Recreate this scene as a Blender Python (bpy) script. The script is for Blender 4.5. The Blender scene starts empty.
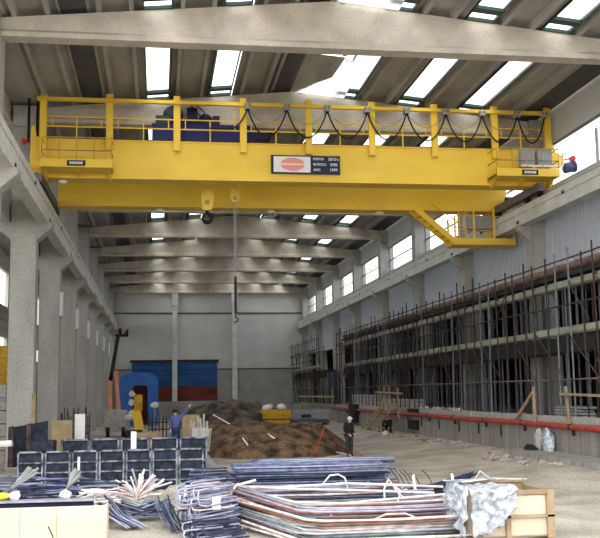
import bpy, bmesh, math, random
from mathutils import Vector, Matrix, noise
random.seed(7)
scene = bpy.context.scene
COL = scene.collection
R = random.uniform

# ------------------------------------------------------------------ materials
def nodemat(name):
    m = bpy.data.materials.new(name); m.use_nodes = True
    nt = m.node_tree; b = nt.nodes['Principled BSDF']
    return m, nt, b
def srgb(c):
    return tuple(((v/255)/12.92 if v/255 <= .04045 else ((v/255+.055)/1.055)**2.4) for v in c)
def mat(name, c, rough=.8, var=.15, scale=2.0, metal=0.0, bump=0.0, stretch=(1,1,1), detail=6, fine=0.0, c2=None, spec=.3):
    """c is an sRGB albedo 0-255; noise mixes it with a darker/other tone"""
    m, nt, b = nodemat(name)
    c = srgb(c); c2 = srgb(c2) if c2 else tuple(v*(1-2.2*var) for v in c)
    tc = nt.nodes.new('ShaderNodeNewGeometry'); mp = nt.nodes.new('ShaderNodeMapping')
    mp.inputs['Scale'].default_value = stretch
    nt.links.new(tc.outputs['Position'], mp.inputs['Vector'])
    n = nt.nodes.new('ShaderNodeTexNoise'); n.inputs['Scale'].default_value = scale; n.inputs['Detail'].default_value = detail
    nt.links.new(mp.outputs['Vector'], n.inputs['Vector'])
    r = nt.nodes.new('ShaderNodeValToRGB'); r.color_ramp.elements[0].position = .36; r.color_ramp.elements[1].position = .62
    r.color_ramp.elements[0].color = (*c2, 1); r.color_ramp.elements[1].color = (*c, 1)
    nt.links.new(n.outputs['Fac'], r.inputs['Fac'])
    out = r.outputs['Color']
    if fine:
        n2 = nt.nodes.new('ShaderNodeTexNoise'); n2.inputs['Scale'].default_value = 14; n2.inputs['Detail'].default_value = 4
        nt.links.new(tc.outputs['Position'], n2.inputs['Vector'])
        mr = nt.nodes.new('ShaderNodeMapRange'); mr.inputs['From Min'].default_value = .3; mr.inputs['From Max'].default_value = .7
        mr.inputs['To Min'].default_value = 1-fine; mr.inputs['To Max'].default_value = 1+fine*.6
        nt.links.new(n2.outputs['Fac'], mr.inputs['Value'])
        vm = nt.nodes.new('ShaderNodeVectorMath'); vm.operation = 'SCALE'
        nt.links.new(out, vm.inputs[0]); nt.links.new(mr.outputs['Result'], vm.inputs['Scale']); out = vm.outputs['Vector']
    nt.links.new(out, b.inputs['Base Color'])
    b.inputs['Roughness'].default_value = rough; b.inputs['Metallic'].default_value = metal
    b.inputs['Specular IOR Level'].default_value = spec
    if bump:
        bp = nt.nodes.new('ShaderNodeBump'); bp.inputs['Strength'].default_value = bump; bp.inputs['Distance'].default_value = .05
        nt.links.new(n.outputs['Fac'], bp.inputs['Height']); nt.links.new(bp.outputs['Normal'], b.inputs['Normal'])
    return m
def glassmat(name, c=(.97,.98,1), mixf=.06):
    m, nt, b = nodemat(name); nt.nodes.remove(b)
    o = nt.nodes['Material Output']
    t = nt.nodes.new('ShaderNodeBsdfTransparent'); t.inputs['Color'].default_value = (*c, 1)
    g = nt.nodes.new('ShaderNodeBsdfGlossy'); g.inputs['Roughness'].default_value = .1
    mx = nt.nodes.new('ShaderNodeMixShader'); mx.inputs['Fac'].default_value = mixf
    nt.links.new(t.outputs[0], mx.inputs[1]); nt.links.new(g.outputs[0], mx.inputs[2]); nt.links.new(mx.outputs[0], o.inputs['Surface'])
    return m
def translucent(name, c, mixf=.5):
    m, nt, b = nodemat(name)
    o = nt.nodes['Material Output']
    t = nt.nodes.new('ShaderNodeBsdfTranslucent'); t.inputs['Color'].default_value = (*c, 1)
    b.inputs['Base Color'].default_value = (*c, 1); b.inputs['Roughness'].default_value = .5
    mx = nt.nodes.new('ShaderNodeMixShader'); mx.inputs['Fac'].default_value = mixf
    nt.links.new(b.outputs[0], mx.inputs[1]); nt.links.new(t.outputs[0], mx.inputs[2]); nt.links.new(mx.outputs[0], o.inputs['Surface'])
    return m

M = {}
M['conc_beam']  = mat('beam concrete', (204,194,178), .85, .1, 1.2, fine=.12, bump=.1)
M['conc_col']   = mat('column concrete', (176,174,166), .9, .09, .9, fine=.16, stretch=(1,1,.35))
M['conc_run']   = mat('runway concrete', (208,207,200), .85, .08, 1.5, fine=.12)
M['conc_roof']  = mat('roof slab concrete', (172,170,165), .9, .12, 1.0, fine=.14, stretch=(1,.3,1))
M['dark_sheet'] = mat('fibre cement sheet', (86,85,84), .9, .1, 1.5)
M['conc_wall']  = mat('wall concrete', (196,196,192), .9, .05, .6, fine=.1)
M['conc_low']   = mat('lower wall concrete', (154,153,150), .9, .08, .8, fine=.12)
M['plinth']     = mat('plinth concrete', (160,157,150), .9, .14, 1.3, fine=.2, stretch=(1,2,.2), c2=(136,131,123))
M['wall_sheet'] = translucent('corrugated wall sheet', (.64,.68,.74), .16)
M['ground']     = mat('site ground', (190,181,166), .95, .13, .6, fine=.35, bump=.5, c2=(154,146,132), detail=9)
M['earth']      = mat('brown earth', (124,98,74), 1, .2, 1.9, fine=.45, bump=1, c2=(56,44,34), detail=9)
M['earth2']     = mat('tan earth', (108,98,82), 1, .2, .9, fine=.4, bump=.9, c2=(58,52,44), detail=9)
M['yellow']     = mat('crane yellow', (236,196,62), .42, .035, .8, fine=.02, spec=.4, stretch=(1,1,2))
M['yellow2']    = mat('worn yellow', (205,160,40), .6, .15, 4)
M['steel_grey'] = mat('grey steel', (150,152,155), .5, .08, 5)
M['white']      = mat('white paint', (226,225,222), .6, .03, 4)
M['black']      = mat('black rubber', (22,22,24), .6, .1, 6)
M['navy']       = mat('navy paint', (28,32,62), .5, .08, 5)
M['blue']       = mat('crab blue', (30,36,100), .45, .08, 3)
M['arch_blue']  = mat('bright blue paint', (56,112,190), .55, .12, 1.2)
M['door_blue']  = mat('blue cladding', (38,92,150), .6, .22, 1.0, stretch=(.3,1,3))
M['door_red']   = mat('red cladding', (120,52,42), .7, .22, 1.0, stretch=(.3,1,3))
M['red']        = mat('red paint', (182,66,54), .6, .12, 3, fine=.1)
M['lamp_red']   = mat('red lens', (190,24,24), .3, .05, 3)
M['pink']       = mat('pink emblem', (236,150,150), .6, .1, 30)
M['cream']      = mat('cream emblem', (244,228,160), .6, .05, 30)
M['rust']       = mat('rusty scaffold tube', (70,56,52), .8, .2, 3)
M['galv']       = mat('galvanised tube', (120,122,124), .6, .15, 3)
M['prop']       = mat('shoring prop steel', (92,100,112), .6, .2, 2)
M['plank']      = mat('pale plank', (164,164,148), .85, .14, 1.5, fine=.2, stretch=(1,.3,1))
M['timber']     = mat('timber', (172,150,120), .85, .15, 2, fine=.1)
M['tarp']       = mat('brown roll', (142,118,106), .9, .25, 2.5, fine=.3)
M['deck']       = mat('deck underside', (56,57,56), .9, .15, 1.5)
M['form_blue']  = mat('formwork face', (40,50,72), .6, .3, 5.0, fine=.5, c2=(12,14,22))
M['form_rib']   = mat('formwork frame', (146,152,160), .6, .25, 5, c2=(60,64,74))
M['form_brown'] = mat('weathered formwork', (104,84,76), .8, .3, 3, c2=(50,40,44))
M['ply']        = mat('plywood', (214,198,176), .8, .05, 1.4, fine=.05, stretch=(.4,1,2))
M['ply_d']      = mat('old plywood', (170,148,112), .85, .12, 2, fine=.1)
M['bar_pale']   = mat('pale rebar', (240,228,224), .5, .1, 5, c2=(206,180,176))  # overexposed highlights on grey rebar put into this pale tone
M['bar_lilac']  = mat('lilac grey rebar', (176,174,192), .5, .15, 5, metal=.2)
M['bar_blue']   = mat('blue grey rebar', (128,140,172), .5, .2, 5, metal=.2, c2=(84,92,126))
M['bar_dark']   = mat('dark rebar', (62,66,92), .55, .2, 5, metal=.2)
M['bar_teal']   = mat('green grey rebar', (150,168,164), .5, .2, 5, metal=.2)
M['bar_rust']   = mat('rust brown rebar', (146,100,84), .7, .2, 5)
M['plastic']    = mat('clear white sheet', (222,228,236), .25, .12, 9, spec=.6, bump=.6, c2=(170,178,190))
_m = M['plastic']; _nt = _m.node_tree; _o = _nt.nodes['Material Output']; _b = _nt.nodes['Principled BSDF']
_t = _nt.nodes.new('ShaderNodeBsdfTransparent'); _x = _nt.nodes.new('ShaderNodeMixShader'); _n = _nt.nodes.new('ShaderNodeTexNoise'); _n.inputs['Scale'].default_value = 5
_g = _nt.nodes.new('ShaderNodeNewGeometry'); _nt.links.new(_g.outputs['Position'], _n.inputs['Vector'])
_r = _nt.nodes.new('ShaderNodeMapRange'); _r.inputs['From Min'].default_value=.42; _r.inputs['From Max'].default_value=.62; _r.inputs['To Min'].default_value=.1; _r.inputs['To Max'].default_value=.65
_nt.links.new(_n.outputs['Fac'], _r.inputs['Value']); _nt.links.new(_r.outputs['Result'], _x.inputs['Fac'])
_nt.links.new(_b.outputs[0], _x.inputs[1]); _nt.links.new(_t.outputs[0], _x.inputs[2]); _nt.links.new(_x.outputs[0], _o.inputs['Surface'])
M['skin']       = mat('skin', (196,150,122), .6, .03, 5)
M['cloth_dark'] = mat('dark cloth', (34,34,40), .9, .1, 8)
M['cloth_grey'] = mat('grey cloth', (58,58,62), .9, .1, 8)
M['cloth_blue'] = mat('blue work cloth', (86,100,150), .9, .1, 8)
M['cloth_navy'] = mat('navy work cloth', (44,54,104), .9, .1, 8)
M['carriage']   = mat('carriage grey', (112,108,104), .7, .1, 3)
M['orange']     = mat('orange paint', (220,142,104), .5, .1, 2)
M['rubble']     = mat('pale rubble', (180,177,170), .9, .12, 5)
M['rubble_r']   = mat('brick rubble', (150,108,94), .9, .15, 5)
M['glass']      = glassmat('window glass')
M['sky_glass']  = glassmat('rooflight sheet', (.98,.99,1), .03)
M['frost']      = translucent('white rooflight sheet', (.93,.95,.97), .7)
M['frame_gr']   = mat('green frame', (48,70,62), .6, .1, 4)
M['frame_al']   = mat('window frame', (120,124,128), .5, .1, 4)
M['lime']       = mat('lime plastic', (222,226,70), .6, .05, 4)

# ------------------------------------------------------------------ mesh builder
class MB:
    def __init__(s): s.v = []; s.f = []; s.m = []; s.cm = 0
    def add(s, vs, fs):
        o = len(s.v); s.v += [Vector(v) for v in vs]; s.f += [tuple(i+o for i in f) for f in fs]; s.m += [s.cm]*len(fs); return s
    def box(s, x0, x1, y0, y1, z0, z1):
        return s.add([(x0,y0,z0),(x1,y0,z0),(x1,y1,z0),(x0,y1,z0),(x0,y0,z1),(x1,y0,z1),(x1,y1,z1),(x0,y1,z1)],
              [(3,2,1,0),(4,5,6,7),(0,1,5,4),(1,2,6,5),(2,3,7,6),(3,0,4,7)])
    def bar(s, p, q, w, h, up=(0,0,1)):
        p, q = Vector(p), Vector(q); d = (q-p).normalized(); u = Vector(up)
        a = d.cross(u)
        if a.length < 1e-4: a = d.cross(Vector((0,1,0)))
        a.normalize(); b = a.cross(d).normalized(); a *= w/2; b *= h/2
        vs = [c+sx*a+sz*b for c in (p,q) for sx,sz in ((-1,-1),(1,-1),(1,1),(-1,1))]
        return s.add(vs, [(0,1,2,3),(7,6,5,4),(0,4,5,1),(1,5,6,2),(2,6,7,3),(3,7,4,0)])
    def tube(s, p, q, r, n=8, r2=None): return s.path([p,q], [r, r if r2 is None else r2], n)
    def path(s, pts, r, n=6):
        pts = [Vector(p) for p in pts]; rs = r if isinstance(r,(list,tuple)) else [r]*len(pts)
        vs = []; fs = []; a = None
        for i,p in enumerate(pts):
            d = (pts[min(i+1,len(pts)-1)]-pts[max(i-1,0)]).normalized()
            if a is None:
                a = d.cross(Vector((0,0,1)))
                if a.length < 1e-3: a = d.cross(Vector((0,1,0)))
            a = (a-d*a.dot(d)).normalized(); b = d.cross(a)
            vs += [p+rs[i]*(math.cos(t)*a+math.sin(t)*b) for t in [2*math.pi*k/n for k in range(n)]]
        for i in range(len(pts)-1):
            for k in range(n):
                fs.append((i*n+k, i*n+(k+1)%n, (i+1)*n+(k+1)%n, (i+1)*n+k))
        fs.append(tuple(range(n))[::-1]); fs.append(tuple((len(pts)-1)*n+k for k in range(n)))
        return s.add(vs, fs)
    def prism(s, poly, axis, a, b):
        """poly: 2d outline; axis 'x': (y,z), 'y': (x,z), 'z': (x,y)"""
        def P(u,v,t): return {'x':(t,u,v),'y':(u,t,v),'z':(u,v,t)}[axis]
        n = len(poly); vs = [P(u,v,a) for u,v in poly]+[P(u,v,b) for u,v in poly]
        fs = [tuple(range(n))[::-1], tuple(range(n,2*n))]+[(i,(i+1)%n,n+(i+1)%n,n+i) for i in range(n)]
        return s.add(vs, fs)
    def blob(s, c, rx, ry, rz, seg=12, rings=8, amp=0, seed=0):
        vs = [Vector((0,0,-1))]; fs = []
        for i in range(1,rings):
            t = math.pi*i/rings
            for k in range(seg):
                p = 2*math.pi*k/seg; vs.append(Vector((math.sin(t)*math.cos(p), math.sin(t)*math.sin(p), -math.cos(t))))
        vs.append(Vector((0,0,1)))
        for k in range(seg): fs.append((0, 1+(k+1)%seg, 1+k))
        for i in range(rings-2):
            for k in range(seg):
                a=1+i*seg+k; b=1+i*seg+(k+1)%seg; fs.append((a,b,b+seg,a+seg))
        L = len(vs)-1
        for k in range(seg): fs.append((L, L-seg+k, L-seg+(k+1)%seg))
        out = []
        for v in vs:
            f = 1+amp*noise.noise(v*1.7+Vector((seed,seed*2.3,0)))
            out.append((c[0]+v.x*rx*f, c[1]+v.y*ry*f, c[2]+v.z*rz*f))
        return s.add(out, fs)
    def build(s, name, mats, parent=None, smooth=False, bevel=0):
        if not isinstance(mats, (list,tuple)): mats = [mats]
        if parent is not None: org = Vector(parent['_org']) if '_org' in parent else Vector(parent.location)
        else:
            xs = [v.x for v in s.v]; ys = [v.y for v in s.v]; zs = [v.z for v in s.v]
            org = Vector(((min(xs)+max(xs))/2, (min(ys)+max(ys))/2, min(zs)))
        me = bpy.data.meshes.new(name); me.from_pydata([v-org for v in s.v], [], s.f)
        for m in mats: me.materials.append(M[m])
        bm = bmesh.new(); bm.from_mesh(me); bmesh.ops.recalc_face_normals(bm, faces=bm.faces); bm.to_mesh(me); bm.free()
        for i,p in enumerate(me.polygons):
            if len(mats) > 1: p.material_index = s.m[i]
            p.use_smooth = smooth
        o = bpy.data.objects.new(name, me); COL.objects.link(o)
        if bevel:
            b = o.modifiers.new('bevel','BEVEL'); b.width = bevel; b.segments = 2; b.limit_method = 'ANGLE'
        if parent is not None:
            o.parent = parent
            ORG[o.name] = org
        else:
            o.location = org
        return o
ORG = {}
def sub(parent):
    """let a part act as parent of sub-parts (its origin coincides with the thing's origin)"""
    parent['_org'] = tuple(ORG[parent.name]); return parent
def tag(o, label, cat, group=None, kind=None):
    if label: o['label'] = label
    if cat: o['category'] = cat
    if group: o['group'] = group
    if kind: o['kind'] = kind
    return o
def empty(name, loc, label, cat, group=None):
    o = bpy.data.objects.new(name, None); o.location = loc; o.empty_display_size = .3; COL.objects.link(o)
    return tag(o, label, cat, group)
def struct(o): o['kind'] = 'structure'; return o
def copy_tree(o, loc=None, label=None, parent=None, rz=None):
    c = o.copy(); COL.objects.link(c)
    if parent is not None: c.parent = parent
    if loc is not None: c.location = loc
    if rz is not None: c.rotation_euler.z = rz
    if label: c['label'] = label
    for ch in KIDS(o): copy_tree(ch, parent=c)
    return c
def KIDS(o): return [x for x in bpy.data.objects if x.parent == o]

ORD = ['nearest','second','third','fourth','fifth','sixth','seventh','eighth','ninth','tenth']
HC = 2.9
Y0 = 30.8; BAY = 10.0
XL, XR = -5.06, 16.75
XC = 5.85
def top(x): return 15.1+1.08*(1-abs(x-XC)/10.9)      # top of the roof beams

# ------------------------------------------------------------------ ground
def sm(t): t = max(0,min(1,t)); return t*t*(3-2*t)
def gz(x, y):
    h = .36*sm((x-9.5)/5)*sm((y-24)/6)
    h += .05*noise.noise(Vector((x*.35,y*.25,0)))*sm((y-18)/6)
    return h
g = MB(); nx, ny = 90, 150
gx = [-5.9+ i*(21.4)/nx for i in range(nx+1)]; gy = [14+ j*(112-14)/ny for j in range(ny+1)]
vs = [(x,y,gz(x,y)+.035*noise.noise(Vector((x*1.3,y*1.1,3)))) for y in gy for x in gx]
fs = [(j*(nx+1)+i, j*(nx+1)+i+1, (j+1)*(nx+1)+i+1, (j+1)*(nx+1)+i) for j in range(ny) for i in range(nx)]
g.add(vs, fs); o = g.build('floor', 'ground', smooth=True); struct(o)
g = MB(); g.box(-90,110,-60,150,-.5,-.12); struct(g.build('floor', 'ground'))

# ------------------------------------------------------------------ shell: back wall, right wall, left wall
w = MB(); w.box(-14,18.3,111.65,112,0,17.2); struct(w.build('wall_back', 'conc_wall'))
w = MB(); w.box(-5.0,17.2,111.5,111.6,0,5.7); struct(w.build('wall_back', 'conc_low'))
t = MB(); t.box(-5.0,17.2,111.46,111.6,12.12,12.24); t.box(-5,17.2,111.44,111.6,5.66,5.76); struct(t.build('trim_1', 'deck'))
# big blue and red door in the back wall
d = MB()
for i in range(48):
    x = -2.93+i*.2017
    d.box(x, x+.12, 111.22, 111.4, 3.7, 6.5); d.box(x+.12, x+.2017, 111.28, 111.4, 3.7, 6.5)
dd = struct(d.build('door_1', 'door_blue'))
d = MB()
for i in range(48):
    x = -2.93+i*.2017
    d.box(x, x+.12, 111.22, 111.4, 2.0, 3.7); d.box(x+.12, x+.2017, 111.28, 111.4, 2.0, 3.7)
d.box(-2.95,6.78,111.15,111.4,3.66,3.74)
struct(d.build('door_2', 'door_red'))
t = MB(); t.box(-3.15,6.95,111.1,111.5,6.5,6.8); struct(t.build('trim_2','deck'))

# right wall
w = MB()
w.box(17.35,17.6,20.8,111.6,13.78,16.2)                 # fascia over the windows
w.box(17.35,17.6,20.8,111.6,10.9,11.85)                 # sill band
struct(w.build('wall_right', 'conc_wall'))
w = MB()
y = 20.8
while y < 111.4:                                        # corrugated sheeting below the runway
    w.box(17.30,17.6,y,y+.22,7.2,10.9); w.box(17.36,17.6,y+.22,y+.34,7.2,10.9); y += .34
struct(w.build('wall_right', 'wall_sheet'))
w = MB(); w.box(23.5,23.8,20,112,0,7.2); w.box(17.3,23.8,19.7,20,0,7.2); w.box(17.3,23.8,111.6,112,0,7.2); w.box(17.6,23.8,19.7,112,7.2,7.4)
struct(w.build('wall_right', 'deck'))  # deep room added so it stays dark between the scaffold poles
n = 0
for k in range(0,9):                                    # window bands between columns
    ya, yb = Y0+10*(k-1)+1.0, Y0+10*k
    n += 1
    fr = MB(); fr.box(17.42,17.52,ya,yb,11.85,11.93); fr.box(17.42,17.52,ya,yb,13.70,13.78); (fr.box(17.4,17.5,ya,yb,12.72,12.78) if k>1 else None)
    fr.box(17.42,17.52,ya,ya+.08,11.85,13.78); fr.box(17.42,17.52,yb-.08,yb,11.85,13.78)
    p = MB(); p.box(17.46,17.48,ya+.06,yb-.06,11.9,13.72)
    wo = struct(p.build('window_%d'%n, 'glass')); f = fr
    sub_o = bpy.data.objects.new; wo['_org'] = tuple(wo.location); f.build('window_frame', 'frame_al', wo)
c = MB()
for i in range(9): c.box(17.38,17.41,31.9+i*.42,32.15+i*.42,11.86,13.3)
tag(c.build('window_sheet','wall_sheet'),'grey vertical corrugated strips in the window right of the crane end lamp','window sheet')
# left aisle wall
w = MB()
w.box(-13.3,-13,20,112,-.1,6.6); w.box(-13.3,-13,20,112,7.9,10.6); w.box(-13.3,-13,20,112,13.6,16)
for k in range(12): w.box(-13.3,-13,20+8.3*k,20+8.3*k+3.2,6.6,7.9)
for k in range(11): w.box(-13.3,-13,20+8.3*k,20+8.3*k+.6,10.6,13.6)
for k in range(14): w.box(-12.98,-12.9,20,112,.4+.75*k,.46+.75*k) if k not in (8,9) else None
struct(w.build('wall_left', 'conc_wall'))
w = MB(); w.box(-13.3,-6.2,20,112,15.2,15.5); struct(w.build('ceiling', 'conc_roof'))

# ------------------------------------------------------------------ ceiling: ribbed slabs with rooflights between
TC = [-4.15,-1.45,1.3,4.1,6.75,9.65,12.5,15.25]
GC = [(-2.8,0),(-.03,1),(2.6,1),(5.4,0),(8.2,1),(11.1,1),(13.87,1),(16.75,0)]
def tile_profile(xc):
    pts = [(-.92,.16),(-.92,.12),(-.72,.26),(-.62,.28),(-.60,.02),(-.46,.02),(-.42,.30),(.42,.30),(.46,.02),(.60,.02),(.62,.28),(.72,.26),(.92,.12),(.92,.16),(.7,.42),(-.7,.42)]
    return [(xc+u, top(xc+u*.999)+v if abs(xc-XC) > .95 else top(xc)+v) for u,v in pts]
wn = 20
for b in range(-1,8):
    ya, yb = Y0+BAY*b+.05, Y0+BAY*(b+1)+(.05 if b<7 else 1.1)
    c = MB()
    for xc in TC: c.prism(tile_profile(xc), 'y', ya, yb-4.8 if (xc == 6.75 and b in (-1,0)) else yb)
    c.box(-6.3,-4.95,ya,yb,15.25,15.4)
    struct(c.build('ceiling', 'conc_roof'))
    c = MB()
    for gc, sky in GC:
        x0, x1 = gc-.56, gc+.56
        if not sky:
            c.add([(x0,ya,top(x0)+.2),(x1,ya,top(x1)+.2),(x1,yb,top(x1)+.2),(x0,yb,top(x0)+.2),
                   (x0,ya,top(x0)+.26),(x1,ya,top(x1)+.26),(x1,yb,top(x1)+.26),(x0,yb,top(x0)+.26)],
                  [(3,2,1,0),(4,5,6,7),(0,1,5,4),(1,2,6,5),(2,3,7,6),(3,0,4,7)])
    struct(c.build('ceiling', 'dark_sheet'))
    for gc, sky in GC:
        if not sky: continue
        x0, x1 = gc-.52, gc+.52
        wn += 1
        p = MB(); p.add([(x0,ya,top(x0)+.16),(x1,ya,top(x1)+.16),(x1,yb,top(x1)+.16),(x0,yb,top(x0)+.16)], [(0,1,2,3)])
        po = struct(p.build('window_%d'%wn, 'sky_glass')); po['_org'] = tuple(po.location)
        f = MB()
        for (a0,a1) in ((ya,ya+.5),(yb-1.0,yb-.62)):
            f.add([(x0,a0,top(x0)+.02),(x1,a0,top(x1)+.02),(x1,a1,top(x1)+.02),(x0,a1,top(x0)+.02),(x0,a0,top(x0)+.14),(x1,a0,top(x1)+.14),(x1,a1,top(x1)+.14),(x0,a1,top(x0)+.14)],
                  [(3,2,1,0),(4,5,6,7),(0,1,5,4),(1,2,6,5),(2,3,7,6),(3,0,4,7)])
        for xx in (x0, x1-.05): f.bar((xx+.02,ya,top(xx)+.1),(xx+.02,yb,top(xx)+.1),.05,.1)
        f.build('window_frame', 'frame_gr', po)
# bright translucent sheets laid beside the ridge
for b in (-1,0):
    yy = Y0+BAY*(b+1)
    c = MB(); c.prism([(5.75,yy-4.8),(7.3,yy-4.8),(7.2,yy-2.4),(6.6,yy-1.3),(5.95,yy-.0),(5.75,yy-.0)],'z',top(7.6),top(7.6)+.05)
    o = c.build('ceiling','conc_roof'); struct(o)
    for v in o.data.vertices: v.co.z += top(v.co.x+o.location.x)-top(7.6)-.02
    s_ = MB(); P_ = [(5.95,yy-.06),(6.6,yy-1.3),(7.2,yy-2.4),(7.3,yy-4.8),(8.0,yy-4.8),(8.15,yy-.06)]
    s_.prism(P_, 'z', top(7.6)-.02, top(7.6)+.0)
    for i,(x,y) in enumerate(P_): pass
    o = s_.build('rooflight_sheet', 'frost')
    for v in o.data.vertices:
        X = v.co.x+o.location.x; v.co.z += top(X)-top(7.6)-.05
    tag(o, ['white translucent sheet beside the ridge above the nearest roof beam','white translucent sheet beside the ridge above the crane festoon rail'][b+1], 'roof sheet', 'translucent sheets beside the ridge')

# ------------------------------------------------------------------ roof beams, columns, runways
BL = ['roof beam nearest the camera, large and pale, across the top of the photo','roof beam directly behind the crane handrail',
      'roof beam hidden partly behind the yellow crane girders','roof beam just below the rear crane girder, fourth from the camera',
      'fifth roof beam from the camera, behind the crane hook','sixth roof beam from the camera','seventh roof beam from the camera','eighth roof beam from the camera','roof beam farthest away, against the back wall']
def beam_profile():
    return [(-5.55,14.46),(17.25,14.46),(17.25,15.06),(XC,16.18),(-5.55,15.06)]
for b in range(9):
    y = Y0+BAY*b
    e = MB()
    prof = beam_profile()
    e.prism([(-5.55,14.72),(17.25,14.72),(17.25,top(17.0)),(XC,top(XC)),(-5.55,top(-5.3))], 'y', y+.12, y+.48)
    # bottom flange with sloped shoulder
    e.add([(-5.55,y,14.46),(17.25,y,14.46),(17.25,y+.6,14.46),(-5.55,y+.6,14.46),(-5.55,y,14.62),(17.25,y,14.62),(17.25,y+.6,14.62),(-5.55,y+.6,14.62),
           (-5.55,y+.12,14.74),(17.25,y+.12,14.74),(17.25,y+.48,14.74),(-5.55,y+.48,14.74)],
          [(3,2,1,0),(0,1,5,4),(2,3,7,6),(4,5,9,8),(6,7,11,10),(8,9,10,11),(0,4,8,11,7,3),(1,2,6,10,9,5)])
    o = e.build('roof_beam', 'conc_beam')
    tag(o, 'grey precast concrete '+BL[b], 'roof beam', 'precast roof beams across the hall')
CR = ['nearest','second','third','fourth','fifth','sixth','seventh','farthest']
for side in (-1,1):
    for k in range(0,9):
        y = Y0+BAY*k
        if side < 0:
            x0, x1 = XL-1.03, XL
        else:
            x0, x1 = XR, XR+1.05
        zb = -.1
        nm = 'left row' if side < 0 else 'right row'
        idx = k
        lab = 'tall square concrete column, %s, %s from the camera' % (nm, ORD[idx] if k else 'first and nearest')
        root = empty('concrete_column', ((x0+x1)/2, y+.45, zb), lab, 'column', 'hall columns in the '+nm)
        c = MB(); c.box(x0,x1,y-.05,y+.85,zb,14.45); c.build('shaft','conc_col',root)
        c = MB(); c.box(x0,x1,y-.22,y-.06,14.2,15.1); c.box(x0,x1,y+.66,y+.86,14.45,15.1); c.build('beam_fork','conc_col',root)
        c = MB()
        for (a,bb) in ((x1, x1+.62),(x0, x0-.62)):
            if side > 0 and a == x1: continue
            zt = 10.12 if side < 0 else 10.28
            c.prism([(a,zt-.75),(a,zt),(bb,zt),(bb,zt-.2)], 'y', y+(0 if side<0 else .25), y+(.8 if side<0 else .55))
        c.build('corbel','conc_col',root)
        if side < 0 and k >= 2:
            c = MB(); c.box(x1,x1+.13,y+.0,y+.8,7.0,8.25); c.build('white_plate','white',root)
def runway(x0,x1,label,zb,y0=20.5,y1=110.9):
    root = empty('runway_beam', ((x0+x1)/2,(y0+y1)/2,zb), label, 'crane runway beam')
    c = MB(); xm=(x0+x1)/2
    c.box(x0,x1,y0,y1,zb,zb+.25); c.box(xm-.12 if x0<0 else xm-.12,xm+.12,y0,y1,10.36,10.9); c.box(x0,x1,y0,y1,10.8,11.1)
    # web nearly flush with the hall-side face
    if x0 < 0: c.box(xm,x1-.03,y0,y1,10.3,10.85)
    else: c.box(x0+.03,xm,y0,y1,10.3,10.85)
    c.build('girder','conc_run',root)
    c = MB(); c.box(xm-.05,xm+.05,y0,y1,11.1,11.22); c.build('rail','rust',root)
    c = MB()
    for k in range(9):
        yy = Y0+10*k+.4; xs = x1+.005 if x0<0 else x0-.035
        c.box(xs,xs+.03,yy-.12,yy+.12,zb+.1,zb+.22); c.box(xs,xs+.03,yy+4.9,yy+5.1,10.75,10.87)
    c.build('bracket','deck',root)
    return root
runway(-5.04,-4.58,'pale concrete crane runway beam along the left columns, hall side',10.12)
runway(-6.6,-6.14,'concrete runway beam on the outer side of the left columns',10.12)
runway(16.22,16.73,'grey concrete crane runway beam along the right wall under the windows',10.28)
# edge gutter beams under the roof
for x0,x1,l in ((-6.9,-6.2,'concrete gutter beam along the left roof edge'),):
    c = MB(); c.box(x0,x1,20.5,111,14.5,15.2); tag(c.build('gutter_beam','conc_beam'), l, 'gutter beam')
# posts on the back wall
for x,l in ((1.9,'thin concrete post against the back wall in front of the blue door'),(8.75,'thin concrete post against the back wall right of the blue door')):
    root = empty('wall_post',(x,111.0,0),l,'post','concrete posts on the back wall')
    c = MB(); c.box(x-.28,x+.28,110.75,111.05,0,14.4); c.build('shaft','conc_run',root)
    c = MB(); c.box(x-.34,x+.34,110.6,110.74,13.0,14.4); c.build('head_block','conc_run',root)

# down pipes near the left column head
for i,x in enumerate((-5.35,-5.0)):
    c = MB(); c.tube((x,39.9,13.3),(x,39.9,15.2),.06,8); tag(c.build('down_pipe','black'), 'thin black vertical pipe by the left roof edge, %s of two'%['left','right'][i], 'pipe')

# ------------------------------------------------------------------ the overhead crane
crane = empty('overhead_crane', (6.1,42,11.2), 'yellow double girder overhead travelling crane spanning the hall on both runways', 'crane')
def girder(y0,y1,xa,xb,z0,z1):
    c = MB(); c.box(xa,xb,y0+.05,y1-.05,z0,z1); c.box(xa,xb,y0-.03,y1+.03,z0-.06,z0+.02); c.box(xa,xb,y0,y1,z1,z1+.05)
    return c
go = girder(39.5,40.4,-4.72,17.15,11.82,13.36).build('girder','yellow',crane)
gr = girder(44.4,45.3,-4.6,16.95,11.62,13.1).build('girder','yellow',crane)
for xm in (-4.81,16.47):
    c = MB(); c.box(xm-.16,xm+.16,38.9,46.2,11.45,11.8); ec = c.build('end_carriage','carriage',crane); sub(ec)
    for y in (39.2,40.6,44.3,45.7):
        c = MB(); c.tube((xm-.1,y,11.44),(xm+.1,y,11.44),.21,14); c.build('wheel','black',ec)
# crab rails
for y in (39.75,44.9):
    c = MB(); zt = 13.41 if y<42 else 13.15
    c.box(-3,15.5,y-.04,y+.04,zt,zt+.1); c.build('crab_rail','rust',crane)
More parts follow.
